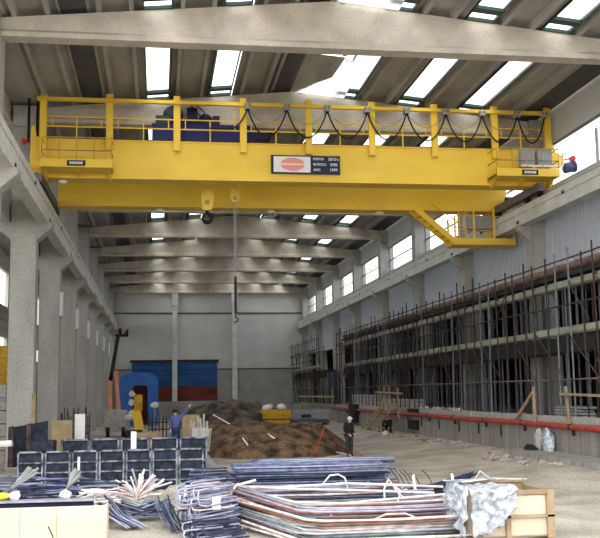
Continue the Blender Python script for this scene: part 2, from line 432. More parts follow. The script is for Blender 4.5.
# posts
PX = [-4.7,-2.03,.74,3.52,6.32,9.08,11.86,14.6,17.05]
for x in PX:
    c = MB(); c.box(x-.14,x+.14,39.28,39.44,12.95 if x>-4 else 12.5,15.3); c.box(x-.09,x+.09,39.26,39.29,13.0,15.25); c.build('post','yellow',crane)
c = MB(); c.box(-4.95,17.1,39.18,39.26,14.96,15.08); c.box(-4.95,17.1,39.12,39.32,14.92,14.96); c.build('festoon_rail','yellow',crane)
for z in (14.33,13.92):
    c = MB(); c.box(-4.6,17.0,39.46,39.5,z-.025,z+.025); c.build('handrail','yellow',crane)
for i in range(8):
    for f in (.5,):
        x = PX[i]*(1-f)+PX[i+1]*f
        c = MB(); c.box(x-.025,x+.025,39.455,39.505,13.36,14.33); c.build('baluster','yellow',crane)
        for xx in (PX[i]+.35,PX[i+1]-.35):
            c = MB(); c.box(xx-.02,xx+.02,39.46,39.5,13.92,14.33); c.build('baluster','yellow',crane)
# rear side handrail
for z in (13.9,14.3):
    c = MB(); c.box(-4.4,16.8,45.35,45.39,z-.02,z+.02); c.build('handrail','yellow',crane)
# festoon cables
TX = [3.69,5.36,7.1,8.85,10.59,12.34,13.98,15.59,16.85]
for i,x in enumerate(TX):
    c = MB(); c.box(x-.12,x+.12,39.05,39.37,14.78,14.9); c.tube((x-.09,39.2,14.98),(x-.09,39.04,14.98),.06,8); c.tube((x+.09,39.2,14.98),(x+.09,39.04,14.98),.06,8)
    c.build('cable_trolley','steel_grey',crane)
for a,bx in zip([2.1]+TX[:-1],TX):
    pts = []; lo = 13.62 if a>3 else 13.9
    for j in range(15):
        t = j/14; x = a+(bx-a)*t; u = abs(2*t-1)
        pts.append((x,39.15,lo+(14.8-lo)*(u**2.2) if a>3 or t>.5 else lo+(.02)))
    c = MB(); c.path(pts,.035,6); c.build('festoon_cable','black',crane,smooth=True)
    if a>3:
        c = MB(); c.path([(a+(bx-a)*j/10,39.2,14.2+.6*(abs(2*j/10-1)**1.7)) for j in range(11)],.012,5); c.build('guide_wire','galv',crane)
# crab
cb = MB(); cb.box(-.3,4.0,40.3,40.55,13.6,14.4); cb.box(-.3,4.0,44.5,44.75,13.4,14.2); cb.box(-.3,-.05,40.55,44.5,13.7,14.2); cb.box(3.75,4.0,40.55,44.5,13.7,14.2); cb.box(1.7,1.95,40.55,44.5,13.7,14.2)
cb.box(4.0,4.7,40.3,40.5,13.85,14.1)
crab = sub(cb.build('crab_frame','blue',crane))
c = MB(); c.tube((.6,40.6,14.85),(.6,41.6,14.85),.42,20); c.blob((.6,40.6,14.85),.44,.2,.44,16,8); c.build('hoist_motor','navy',crab,smooth=False)
c = MB(); c.tube((1.2,41.2,14.85),(1.65,41.2,14.85),.55,20); c.blob((2.0,40.9,14.75),.3,.4,.28,14,8); c.build('hoist_drum','navy',crab)
c = MB(); c.box(-.15,.5,40.4,40.9,14.4,14.78); c.build('gearbox','frame_gr',crab)
for q in ((.95,2.3,40.5,41.6,14.4,14.65),(2.3,2.6,40.5,40.9,14.4,14.85)):
    c = MB(); c.box(*q); c.build('gearbox','navy',crab)
c = MB(); c.path([(1.6,40.8,15.4),(1.9,40.7,15.1),(2.1,40.6,14.7),(2.2,40.6,14.4)],.03,6); c.path([(1.3,40.8,15.45),(1.75,40.7,14.9),(1.85,40.6,14.45)],.03,6); c.build('hose','black',crab)
for x in (3.3,3.6):
    c = MB(); c.bar((x,40.6,14.4),(x+.5*(x-3.45),40.6,15.1),.06,.06); c.build('bracket','yellow',crab)
# hooks
c = MB()
c.prism([(1.85,12.2),(2.4,12.2),(2.4,11.3),(2.3,10.95),(1.95,10.95),(1.85,11.3)],'y',41.85,42.15)
hb = sub(c.build('hook_block','yellow',crane))
c = MB(); c.tube((2.12,41.8,11.3),(2.12,42.2,11.3),.1,12); c.build('sheave_pin','steel_grey',hb)
c = MB(); cx,cz=2.12,10.62
c.path([(cx,42,10.98),(cx,42,10.85)]+[(cx+.2*math.sin(a),42,cz+.2*math.cos(a)) for a in [0.2+.33*i for i in range(15)]],[.07,.07]+[.085]*11+[.07,.06,.05,.03],10); c.build('hook','black',hb,smooth=True)
for dx in (-.2,-.1,.1,.2):
    c = MB(); c.tube((2.12+dx,42,12.2),(2.12+dx,42,14.0),.015,5); c.build('hoist_rope','black',crane)
c = MB(); c.prism([(3.18,12.0),(3.55,12.0),(3.56,11.5),(3.45,11.32),(3.28,11.32),(3.17,11.5)],'y',41.9,42.1); h2 = sub(c.build('auxiliary_hook_block','yellow',crane))
c = MB(); c.tube((3.365,41.85,11.5),(3.365,42.15,11.5),.09,10); c.build('sheave_pin','steel_grey',h2)
for dx in (-.04,.04):
    c = MB(); c.tube((3.365+dx,42,5.9),(3.365+dx,42,14.0),.022,6); c.build('hoist_rope','steel_grey',crane)
c = MB(); c.box(3.31,3.42,41.93,42.07,6.4,8.0); c.path([(3.365,42,6.4),(3.365,42,6.2)]+[(3.365+.1*math.sin(a),42,6.1+.1*math.cos(a)) for a in [.4*i for i in range(11)]],.03,6); c.build('auxiliary_hook','black',crane)
# sign
c = MB(); c.box(4.70,7.66,39.40,39.47,12.10,12.90); sg = sub(c.build('sign_plate','navy',crane))
c = MB(); c.box(4.80,6.38,39.385,39.41,12.16,12.84); c.build('sign_panel','white',sg)
c = MB(); c.prism([(5.08,12.50),(5.16,12.66),(5.40,12.76),(5.60,12.79),(5.82,12.76),(6.06,12.66),(6.14,12.50),(6.06,12.34),(5.82,12.24),(5.60,12.21),(5.40,12.24),(5.16,12.34)],'y',39.375,39.39); c.build('emblem','pink',sg)
c = MB(); c.box(5.1,6.12,39.365,39.38,12.47,12.53); c.build('emblem_stripe','cream',sg)
def text(s, x0, x1, y, z, h, m, parent, name='lettering'):
    cu = bpy.data.curves.new('txt','FONT'); cu.body = s; cu.size = 1; cu.extrude = .01; cu.offset = .012
    to = bpy.data.objects.new('txt', cu); COL.objects.link(to)
    bpy.context.view_layer.update()
    me = bpy.data.meshes.new_from_object(to.evaluated_get(bpy.context.evaluated_depsgraph_get()))
    bpy.data.objects.remove(to)
    org = Vector(parent['_org'])
    ax = min(v.co.x for v in me.vertices); bx = max(v.co.x for v in me.vertices); ay = min(v.co.y for v in me.vertices); by = max(v.co.y for v in me.vertices)
    for v in me.vertices:
        a, b_, c_ = v.co
        v.co = Vector((x0+(a-ax)/(bx-ax)*(x1-x0), y-c_, z+(b_-ay)/(by-ay)*h))-org
    me.materials.clear(); me.materials.append(M[m])
    o = bpy.data.objects.new(name, me); COL.objects.link(o); o.parent = parent
    return o
for i,(a,b_,ax,bx) in enumerate((('PORTATA','50/10 t',6.96,7.0),('MATRICOLA','5400',7.08,7.1),('ANNO','1999',6.8,7.1))):
    z = 12.70-.235*i
    text(a, 6.5, ax if i!=1 else 7.06, 39.385, z, .11, 'white', sg); text(b_, 7.16 if i==0 else 7.24, 7.6 if i==0 else 7.54, 39.385, z-.01, .13, 'white', sg)
# access platforms on the front girder
def platform(x0,x1,cab):
    c = MB(); c.box(x0,x1,38.3,39.45,11.95,12.03); c.box(x0,x1,38.25,38.33,11.93,12.26); c.box(x0,x0+.06,38.3,39.45,11.93,12.26); c.box(x1-.06,x1,38.3,39.45,11.93,12.26)
    c.prism([(38.5,11.95),(39.45,11.95),(39.45,11.6)],'x',x0+.1,x0+.16); c.prism([(38.5,11.95),(39.45,11.95),(39.45,11.6)],'x',x1-.16,x1-.1)
    c.prism([(38.5,11.95),(39.45,11.95),(39.45,11.75)],'x',(x0+x1)/2-.03,(x0+x1)/2+.03)
    pl = sub(c.build('access_platform','yellow',crane))
    for z in (12.62,13.15):
        c = MB(); c.path([(x0+.03,39.4,z),(x0+.03,38.3,z),(x1-.03,38.3,z),(x1-.03,39.4,z)],.022,6); c.build('handrail','galv' if z<13 else 'yellow2',pl)
    for f in (0,.25,.5,.75,1):
        x = x0+.03+(x1-x0-.06)*f
        c = MB(); c.tube((x,38.3,12.2),(x,38.3,13.15),.02,6); c.build('rail_post','yellow2',pl)
    xm = -3.26 if not cab else 15.7
    c = MB(); c.box(xm-.36,xm+.36,38.22,38.25,11.98,12.2); np_ = c.build('nameplate','navy',pl)
    c = MB()
    for j in range(7):
        xx = xm-.26+j*.076; c.box(xx,xx+.052,38.205,38.22,12.04,12.14)
    c.build('plate_marking','white',pl)
    if cab:
        for a,bb in ((15.45,16.02),(16.2,16.85)):
            c = MB(); c.box(a,bb,38.55,38.9,12.42,13.2); c.build('electric_cabinet','steel_grey',pl,bevel=.02)
        c = MB(); c.path([(15.4,38.45,12.42),(17.25,38.45,12.42),(17.3,38.45,12.55),(17.3,38.45,12.95),(17.4,38.5,13.05),(17.6,38.8,13.05)],.05,8); c.build('white_pipe','white',pl)
platform(-4.66,-1.86,False); platform(14.22,17.05,True)
# end brackets and lamps
c = MB(); c.prism([(-5.25,12.0),(-4.72,12.0),(-4.72,13.5),(-5.0,13.5),(-5.05,13.95),(-5.2,13.95)],'y',39.6,39.8); c.bar((-5.15,39.5,12.25),(-4.6,39.5,11.75),.16,.12); c.build('end_bracket','yellow',crane)
c = MB(); c.prism([(17.15,12.5),(17.8,12.7),(17.8,13.2),(17.5,13.35),(17.35,13.8),(17.2,13.8),(17.15,13.3)],'y',39.6,39.8); c.build('end_bracket','yellow',crane)
for x,z,ya in ((-5.5,13.3,39.7),(18.3,13.1,39.7)):
    c = MB(); c.tube((x,ya-.12,z),(x,ya+.1,z),.11 if x<0 else .13,14); c.bar((x,ya,z),(x-.5*(1 if x>0 else -1),ya+.02,z-.05),.06,.06); c.build('warning_lamp','lamp_red',crane)
c = MB(); c.tube((17.9,39.7,12.65),(18.35,39.7,12.75),.24,14); c.tube((18.3,39.7,12.75),(18.4,39.7,12.77),.28,14); c.build('travel_motor','blue',crane)
c = MB(); c.tube((16.75,44,12.0),(17.1,44,12.0),.22,12); c.build('travel_motor','black',crane)
for x,y,z in ((-3.94,39.9,11.68),(.06,44.8,11.48),(5.3,44.8,11.48),(10.62,44.8,11.48)):
    c = MB(); c.blob((x,y,z),.2,.2,.09,14,8); c.build('floodlight','white',crane,smooth=True)
# lower service platform and stair under the rear girder
c = MB(); c.box(13.95,17.05,43.7,44.9,9.8,10.12); lp = sub(c.build('service_platform','yellow',crane))
for y in (43.75,44.85):
    for x in (14.05,15.0,16.0,17.0):
        if y > 44 and x in (15.0,): continue
        c = MB(); c.box(x-.04,x+.04,y-.03,y+.03,10.1,11.2 if x not in (15.0,16.0) else 11.6); c.build('rail_post','yellow',lp)
    for z in (10.65,11.2):
        c = MB(); c.bar((14.05,y,z),(17.0,y,z),.04,.04); c.build('handrail','yellow2',lp)
for x in (14.55,14.9,16.1,16.25):
    c = MB(); c.box(x-.04,x+.04,44.6,44.7,10.1,11.6); c.build('hanger','yellow',lp)
c = MB(); c.box(14.9,16.2,44.4,44.8,10.7,11.35); c.build('control_box','steel_grey',lp)
c = MB()
for y in (43.8,44.6): c.bar((12.1,y,11.6),(14.05,y,9.95),.08,.26)
for j in range(7):
    t = (j+.5)/7; c.box(12.1+1.95*t-.14,12.1+1.95*t+.14,43.85,44.55,11.6-1.65*t-.02,11.6-1.65*t+.02)
st = sub(c.build('stair','yellow',crane))
for dz in (.45,.85):
    c = MB(); c.bar((12.9,43.75,10.92+dz),(14.05,43.75,9.95+dz+.2),.035,.035); c.build('stair_rail','yellow2',st)

# ------------------------------------------------------------------ mezzanine under construction on the right
c = MB(); c.box(14.98,16.7,22,83,-.1,1.62); c.box(15.3,16.7,22,83,1.62,1.8)
plinth = empty('plinth',(15.8,52,-.1),'long grey concrete plinth wall with rust stains along the right side','plinth'); c.build('plinth_wall','plinth',plinth)
c = MB(); c.box(16.72,23.5,20,111.6,-.1,1.8); struct(c.build('floor','conc_low'))  # floor of the added dark room behind the gallery
c = MB(); c.box(15.3,16.7,83.2,111,-.1,1.7); tag(c.build('plinth','conc_low'), 'far dark concrete plinth under the distant scaffold','plinth')
c = MB(); c.box(17.9,23.5,20,111.6,4.5,4.8); c.box(17.9,23.5,20,111.6,7.0,7.18); struct(c.build('ceiling','deck'))  # slabs inside the added dark room
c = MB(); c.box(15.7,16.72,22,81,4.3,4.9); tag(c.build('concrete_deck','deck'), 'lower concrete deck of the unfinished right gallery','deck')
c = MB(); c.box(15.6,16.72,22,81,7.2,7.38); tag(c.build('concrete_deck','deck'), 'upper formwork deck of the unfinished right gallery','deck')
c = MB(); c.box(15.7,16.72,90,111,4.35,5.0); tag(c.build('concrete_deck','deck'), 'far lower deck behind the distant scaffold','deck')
# rolled brown edge lying on the upper deck
c = MB(); pts=[(15.65,22+i*1.0,7.56+.03*noise.noise(Vector((i*.7,0,0)))) for i in range(59)]
c.path(pts,[.17+.05*noise.noise(Vector((i*.9,2,0))) for i in range(59)],8); tag(c.build('edge_roll','tarp',smooth=True),'long brown rolled sheet along the top edge of the upper deck','rolled sheet')
# curb blocks
n=0; y=23.0
while y<81:
    c = MB(); L=R(.9,1.05); c.box(15.0+R(-.02,.02),15.28,y,y+L-.07,1.63,1.87+R(-.01,.02)); o=c.build('curb_block','rubble')
    tag(o,'pale curb block in the row on top of the right plinth','block','curb blocks on the right plinth'); y+=L
# red pipe
c = MB(); pts=[(14.82,21+i*3,1.52+.015*math.sin(i*1.3)) for i in range(21)]
c.path(pts,.1,10)
root = empty('fire_pipe',(14.82,50,1.4),'long red pipe running along the right plinth wall','pipe')
c.build('pipe','red',root,smooth=True)
for i in range(12):
    y=24+i*4.7; c=MB(); c.box(14.86,14.98,y,y+.05,1.2,1.42); c.tube((14.82,y-.05,1.52),(14.82,y+.1,1.52),.115,10); c.build('pipe_clamp','rust',root)
# dark vertical streak drains (short stubs)
for i,y in enumerate((30.8,36,41,44,47,50.5,54)):
    c=MB(); c.box(14.93,14.979,y,y+.06,.85,1.35); c.build('drain_slot','black',plinth)
# dark recesses of the plinth, painted as black boxes on its face
for i,(y,z0,z1) in enumerate(((54.6,1.45,1.85),(54.6,.65,1.2))):
    c=MB(); c.box(14.78,14.975,y,y+1.9,z0,z1); tag(c.build('meter_box','black'),['dark box above the red pipe on the plinth','dark box below the red pipe on the plinth'][i],'box')
c=MB(); c.box(14.6,14.975,71.5,73.6,.6,1.95); tag(c.build('meter_box','black'),'dark box on the plinth behind the standing worker','box')

# scaffold
def scaffold(y0,y1,label,zt,levels,step=1.5):
    zb_=1.8 if y0<80 else 1.7
    root = empty('scaffold',(15.1,(y0+y1)/2,zb_),label,'scaffold')
    y=y0; i=0
    while y<y1:
        dz=R(-.25,.3); dy=R(-.18,.18)
        mt = 'rust' if R(0,1)<.75 else 'galv'
        c=MB(); c.tube((15.05 if y0<80 else 15.4,y+dy,zb_),(15.05+R(-.04,.04),y+R(-.12,.12)+dy,zt+dz),.034,6); c.tube((15.05,y+dy,levels[0]+.02),(15.05,y+dy,levels[0]+.12),.06,6); c.build('standard',mt,root)
        if i%2==0:
            c=MB(); c.tube((15.6,y+dy+.4,zb_),(15.6,y+dy+.4,zt-1.0+dz*.3),.034,6); c.build('standard',mt,root)
        if i%3==1:
            c=MB(); za=random.choice(levels); c.tube((15.0,y,za),(15.0,y+R(1.6,2.4)*random.choice((-1,1)),za-1.55),.026,6); c.build('brace','rust',root)
        if i%5==2:
            c=MB(); c.tube((15.0,y,4.8),(15.0,y+2.2*random.choice((-1,1)),3.2),.026,6); c.build('brace','rust',root)
        y+=step; i+=1
    for lv in levels:
        y=y0-.4
        while y<y1:
            L=min(3.0,y1-y+.3); c=MB(); c.box(15.12,15.17,y,y+L-.05,lv-.115+R(-.02,.02),lv+.115+R(-.02,.02)); c.box(15.17,15.5,y,y+L-.05,lv-.15,lv-.11); c.build('plank','plank',root); y+=L
    for z in (3.24,zt-.35,6.0):
        y=y0-.4
        while y<y1:
            L=min(6.0,y1-y+.3); c=MB(); c.tube((15.02,y,z),(15.02,y+L,z+R(-.02,.02)),.03,6); c.build('ledger','rust' if z!=3.24 else 'tarp',root); y+=L
    return root
scaffold(25.6,80.5,'long tube scaffold with pale planks in front of the right gallery',8.05,(6.84,5.08),1.12)
scaffold(90,110,'distant scaffold in the far right corner beyond the blue panel',8.3,(6.9,5.35),1.3)
# shoring props
pr = MB(); pr.tube((0,0,0),(0,0,2.5),.05,8); pr.tube((0,0,1.2),(0,0,1.3),.075,8); pr.box(-.09,.09,-.09,.09,0,.02)
def props(y0,y1,zb,h,xs,lab,grp,step):
    proto=None
    for j,x in enumerate(xs):
        y=y0+R(0,step)
        while y<y1:
            if proto is None:
                c=MB(); c.tube((0,0,zb),(0,0,zb+h*.55),.055,8); c.tube((0,0,zb+h*.55),(0,0,zb+h),.038,8); c.tube((0,0,zb+h*.53),(0,0,zb+h*.57),.08,8); c.box(-.09,.09,-.09,.09,zb,zb+.02); c.box(-.09,.09,-.09,.09,zb+h-.02,zb+h)
                proto=c.build('shoring_prop','prop'); tag(proto,lab,'prop',grp); o=proto
            else:
                o=proto.copy(); COL.objects.link(o)
            o.location=(x+R(-.1,.08),y,zb); y+=step*R(.8,1.2)
props(23,80,1.8,2.48,(15.9,16.2,16.5),'grey steel shoring prop standing under the lower deck behind the scaffold','shoring props under the lower deck',1.7)
props(23,80,4.9,2.28,(15.95,16.2,16.5),'grey steel shoring prop standing between the two decks behind the scaffold','shoring props between the decks',1.6)
props(90,110,1.7,2.65,(16.0,),'grey prop under the far deck behind the distant scaffold','shoring props under the far deck',1.6)
# blue panel
root=empty('site_door',(15.6,85,1.7),'dark blue steel door panel between the two scaffolds','door panel')
c=MB(); c.box(15.55,15.65,82.6,88,1.7,4.7); c.build('leaf','navy',root); c=MB()
for y in (82.6,85.2,87.9): c.box(15.48,15.55,y,y+.1,1.7,4.7)
c.build('frame','frame_al',root)

# timber guard posts on the plinth
def guard(label, parts):
    xs=[p for q in parts for p in q[:2]]
    root=empty('guard_rail',Vector(parts[0][0]),label,'timber guard rail')
    for p,q,w_ in parts:
        c=MB(); c.bar(p,q,w_,w_*.6,up=(1,0,0)); c.build('rail' if abs(p[2]-q[2])<.3 else 'post','timber',root)
guard('timber post with slanting brace on the right plinth',[((14.9,37.0,1.5),(14.9,37.0,3.0),.13),((14.86,37.0,2.75),(14.86,39.0,1.62),.12)])
guard('timber post with long rail at the right end of the plinth',[((14.9,33.7,1.4),(14.9,33.9,2.98),.13),((14.84,34.3,2.7),(14.84,29.0,2.62),.09)])
guard('timber railing at the far end of the plinth beyond the yellow skip',[((14.5,80,.6),(14.5,80,3.2),.14),((14.5,90,.6),(14.5,90,2.6),.14),((14.5,97,.6),(14.5,97,2.6),.14),((14.45,79,2.5),(14.45,99,2.5),.16),((14.45,79,1.8),(14.45,99,1.8),.16)])
# trestle ladder
root=empty('timber_trestle',(13.9,60,.3),'rough timber trestle stair leaning on the plinth above the crouching worker','trestle')
for p,q,w_,nm in [((13.9,58.0,.3),(14.1,58.0,3.1),.14,'post'),((13.9,59.4,.3),(14.1,59.4,3.2),.16,'post'),((13.9,60.3,.3),(14.1,60.3,2.8),.12,'post'),((14.1,56.0,1.3),(14.1,56.0,3.1),.1,'post'),
        ((13.85,65.5,.3),(13.85,59.5,1.9),.16,'brace'),((13.85,64.0,.3),(13.85,58.8,1.9),.12,'brace'),((14.0,61.5,2.85),(14.0,54.5,2.75),.1,'rail'),((14.0,61,2.15),(14.0,55.5,2.05),.12,'rail'),((13.8,61,1.0),(13.8,58.0,1.0),.1,'rail'),((13.95,60.6,1.6),(13.95,57.6,1.6),.12,'rail')]:
    c=MB(); c.bar(p,q,w_,.08,up=(1,0,0)); c.build(nm,'timber',root)
# stacks on plinth
def stack(name,label,cat,x0,x1,y0,y1,z0,nlay,h,m):
    root=empty(name,((x0+x1)/2,(y0+y1)/2,z0),label,cat)
    for i in range(nlay):
        c=MB(); c.box(x0+R(-.03,.03),x1+R(-.03,.03),y0+R(-.08,.08),y1+R(-.08,.08),z0+i*h,z0+(i+1)*h-.03); c.build('layer',m,root,bevel=.01)
stack('panel_stack','stack of pale grey panels on the plinth behind the standing worker','stack of panels',15.2,15.9,66.5,75,1.82,4,.22,'rubble')
stack('panel_stack','lower stack of grey panels on the plinth behind the trestle','stack of panels',15.2,15.9,56,65,1.82,3,.2,'rubble')
stack('board_stack','stack of grey boards on the right plinth between the timber posts','stack of boards',15.35,15.9,33.6,36.0,1.82,4,.11,'steel_grey')
for i in range(9):
    y=48.5+i*.95+R(-.2,.2); c=MB(); c.blob((15.5,y,1.9),.14,R(.15,.3),.11,8,6,.3,i); tag(c.build('cement_bag','white',smooth=True),'small white bag lying on the plinth edge behind the curb blocks','bag','white bags on the plinth')
# bags leaning on plinth
c=MB(); c.blob((14.72,35.3,.85),.22,.36,.6,14,10,.35,4); tag(c.build('wrapped_bundle','plastic',smooth=True),'large white wrapped bundle leaning against the plinth','bundle')
c=MB(); c.blob((14.7,36.2,.85),.16,.26,.5,14,10,.35,9); tag(c.build('wrapped_bundle','rubble',smooth=True),'smaller pale bag leaning left of the large white bundle','bundle')
c=MB(); c.blob((14.5,36.5,.5),.25,.5,.24,12,8,.4,2); tag(c.build('rubbish_bag','cloth_dark',smooth=True),'dark rubbish bag at the foot of the white bundles','bag')
# concrete step at base
c=MB(); c.prism([(13.7,.3),(13.75,.52),(14.9,.56),(14.9,.3)],'y',28.5,37.5); tag(c.build('footing_slab','plinth'),'low concrete footing along the base of the plinth by the white bundles','slab')

# rubble pieces along plinth foot
k=0
for i in range(110):
    y=R(42,66) if i<65 else R(31,38); x=R(13.4,14.6) if i<65 else R(12.6,13.6)
    s=R(.04,.14); c=MB(); c.blob((x,y,gz(x,y)+s*.35),s*1.2,s,s*.6,6,5,.6,i)
    m=random.choice(['rubble','rubble','rubble_r','conc_low']); o=c.build('rubble_piece',m)
    tag(o,'small piece of rubble among the debris at the foot of the right plinth','rubble','rubble at the foot of the plinth')

# ------------------------------------------------------------------ earth mounds
def mound(name,label,m,cx,cy,rx,ry,h,seed,base=0,flat=1.6,n=46):
    c=MB(); vs=[];fs=[]
    for j in range(n+1):
        for i in range(n+1):
            u=-1+2*i/n; v=-1+2*j/n; r=math.hypot(u,v)
            z=max(0,1-r**flat)
            nz=noise.fractal(Vector((u*3+seed,v*3,seed)),1.0,2.0,5)
            zz=h*min(1,z*1.25)*(1+.22*nz)+.12*nz*min(1,z*4)
            vs.append((cx+u*rx,cy+v*ry,base-.15+max(0,zz)+.1*(z>0)))
    fs=[(j*(n+1)+i,j*(n+1)+i+1,(j+1)*(n+1)+i+1,(j+1)*(n+1)+i) for j in range(n) for i in range(n)]
    c.add(vs,fs); o=c.build(name,m,smooth=True); return tag(o,label,'earth mound')
mound('earth_mound','brown earth heap in the middle behind the blue grey rebar stack','earth',5.2,48.5,4.6,5.5,1.28,1.3,flat=3.2)
mound('earth_mound','taller tan earth bank behind the brown heap, left of the yellow skip','earth2',6.4,87,5.4,9,2.0,5.1,flat=2.0)
mound('earth_mound','low sandy heap in front of the formwork row','ground',.7,28.3,1.3,1.2,.22,2.2)

# ------------------------------------------------------------------ yellow skip, grey beam and things on the mound
root=empty('yellow_skip',(9.1,75.5,0),'dirty yellow steel skip behind the brown earth heap','skip')
c=MB(); c.prism([(8.0,.9),(10.25,.9),(10.25,1.55),(8.0,1.55)],'y',74.5,76.5); c.build('upper_body','yellow2',root)
c=MB(); c.prism([(8.35,.15),(10.0,.15),(10.2,.82),(8.05,.82)],'y',74.5,76.5); c.build('lower_body','yellow2',root)
c=MB(); c.box(8.0,10.25,74.45,76.5,.82,.9); c.box(7.85,8.0,74.4,76.6,.1,1.3); c.build('rim','rust',root)
for x,l in ((8.5,'left'),(9.6,'right')):
    c=MB(); c.blob((x,75.3,1.75),.4,.35,.28,10,7,.5,x); tag(c.build('cement_bag','white',smooth=True),'white bag on top of the yellow skip, %s of two'%l,'bag')
root=empty('formwork_stack',(11.8,77,0),'pale blue grey stack of steel panels right of the yellow skip','stack of panels')
c=MB(); c.box(10.5,13.6,76.5,78,.75,1.45); c.build('upper_panel','steel_grey',root); c=MB(); c.box(10.5,13.6,76.4,78,.45,.72); c.build('lower_panel','prop',root)
c=MB(); c.box(11.3,12.1,76.35,76.5,.9,1.15); c.box(10.6,10.8,76.5,77.9,.1,.45); c.box(13.2,13.4,76.5,77.9,.1,.45); c.build('bearer','navy',root)
# sticks in the mound
def stick(label,pts,r,m,name='stake',cat='stake'):
    c=MB(); c.path(pts,r,6); tag(c.build(name,m),label,cat)
stick('thin rusty stake stuck slanting into the brown earth heap',[(7.0,43.3,.1),(7.5,44.0,1.1),(7.62,44.1,1.35)],.03,'red')
stick('pale bent stick on the brown heap, left one',[(4.05,43.9,.55),(3.8,43.9,.9)],.035,'white')
stick('pale forked stick on the right of the brown heap',[(5.9,44.2,.45),(5.1,44.3,.95),(5.0,44.3,1.05)],.035,'bar_pale')
stick('pale plank lying on the right foot of the heap',[(8.0,46.5,.45),(7.2,47,.62)],.06,'bar_pale','offcut','plank')
stick('red and white bar lying on top of the brown earth heap',[(3.3,51.5,1.12),(4.9,51.0,1.15)],.08,'red','barrier_bar','bar')
stick('pale pole leaning over the red bar on the earth heap',[(2.9,51.5,1.8),(3.9,51.0,1.2)],.035,'bar_pale','pole','pole')
stick('thin upright stake beside the standing worker',[(7.2,45.5,0),(7.2,45.5,1.5)],.02,'rust')

# ------------------------------------------------------------------ people
def skinobj(name, joints, edges, radii, m, parent, levels=2):
    org=Vector(parent.location)
    me=bpy.data.meshes.new(name); me.from_pydata([Vector(j)-org for j in joints],edges,[])
    o=bpy.data.objects.new(name,me); COL.objects.link(o); o.parent=parent
    sk=o.modifiers.new('skin','SKIN'); sk.use_smooth_shade=True
    for i,v in enumerate(me.skin_vertices[0].data):
        r=radii[i]; v.radius=(r,r) if not isinstance(r,tuple) else r; v.use_root=(i==0)
    ss=o.modifiers.new('sub','SUBSURF'); ss.levels=levels; ss.render_levels=levels
    me.materials.append(M[m]); return o
def person(loc, J, label, top_m, leg_m, helmet=None, rz=0, hair='black'):
    """J: joint dictionary in metres relative to the feet"""
    root=empty('person',loc,label,'person')
    rot=Matrix.Rotation(rz,3,'Z'); L=Vector(loc)
    P={k:L+rot@Vector(v) for k,v in J.items()}
    names=['pelvis','waist','chest','neck','head0','head1','shL','elL','wrL','shR','elR','wrR','hipL','knL','anL','toL','hipR','knR','anR','toR']
    rad=[.13,.12,.14,.055,.085,.08,.06,.042,.03,.06,.042,.03,.09,.06,.04,.035,.09,.06,.04,.035]
    ed=[('pelvis','waist'),('waist','chest'),('chest','neck'),('neck','head0'),('head0','head1'),('chest','shL'),('shL','elL'),('elL','wrL'),('chest','shR'),('shR','elR'),('elR','wrR'),
        ('pelvis','hipL'),('hipL','knL'),('knL','anL'),('anL','toL'),('pelvis','hipR'),('hipR','knR'),('knR','anR'),('anR','toR')]
    pts=[P[n] for n in names]; E=[(names.index(a),names.index(b)) for a,b in ed]
    # hands: palm and fingers appended to the wrists
    rr=list(rad)
    for s in 'LR':
        w_=P['wr'+s]; d=(w_-P['el'+s]).normalized(); a=d.cross(Vector((0,1,.3))).normalized()
        pts.append(w_+d*.08); rr.append(.036); pi=len(pts)-1; E.append((names.index('wr'+s),pi))
        for q in range(4):
            pts.append(w_+d*(.16-.012*abs(q-1.5))+a*(.022*(q-1.5))); rr.append(.009); E.append((pi,len(pts)-1))
        pts.append(w_+d*.09+a*.06); rr.append(.011); E.append((pi,len(pts)-1))
    skinobj('body',pts,E,rr,'skin',root)
    tn=['pelvis','waist','chest','neck','shL','elL','wrL','shR','elR','wrR']
    te=[('pelvis','waist'),('waist','chest'),('chest','neck'),('chest','shL'),('shL','elL'),('elL','wrL'),('chest','shR'),('shR','elR'),('elR','wrR')]
    skinobj('jacket',[P[n] for n in tn],[(tn.index(a),tn.index(b)) for a,b in te],[.165,.155,.18,.075,.095,.062,.05,.095,.062,.05],top_m,root)
    tn=['pelvis','hipL','knL','anL','hipR','knR','anR']
    te=[('pelvis','hipL'),('hipL','knL'),('knL','anL'),('pelvis','hipR'),('hipR','knR'),('knR','anR')]
    skinobj('trousers',[P[n] for n in tn],[(tn.index(a),tn.index(b)) for a,b in te],[.16,.115,.085,.07,.115,.085,.07],leg_m,root)
    for s in 'LR':
        skinobj('boot',[P['an'+s],P['an'+s]+(P['to'+s]-P['an'+s])*.5,P['to'+s]],[(0,1),(1,2)],[.06,.055,.05],'cloth_dark',root)
    h=(P['head0']+P['head1'])/2; up_=(P['head1']-P['head0']).normalized()
    f=rot@Vector(J['face']).normalized()
    c=MB(); c.blob(h+up_*.045-f*.015,.108,.118,.10,14,10)
    if helmet:
        c.blob(h+up_*.05+f*.04,.115,.13,.02,14,6)
        c.build('helmet',helmet,root,smooth=True)
    else: c.build('hair',hair,root,smooth=True)
    c=MB(); c.blob(h+f*.095-up_*.03,.014,.02,.022,8,6); c.build('nose','skin',root,smooth=True)
    sd=f.cross(up_).normalized(); c=MB()
    for q in (-1,1): c.blob(h+f*.088+sd*.032*q-up_*.0,.011,.011,.008,8,6)
    c.build('eyes','black',root,smooth=True)
    c=MB(); c.blob(h+f*.088-up_*.065,.024,.012,.006,8,6); c.build('mouth','red',root,smooth=True)
    return root
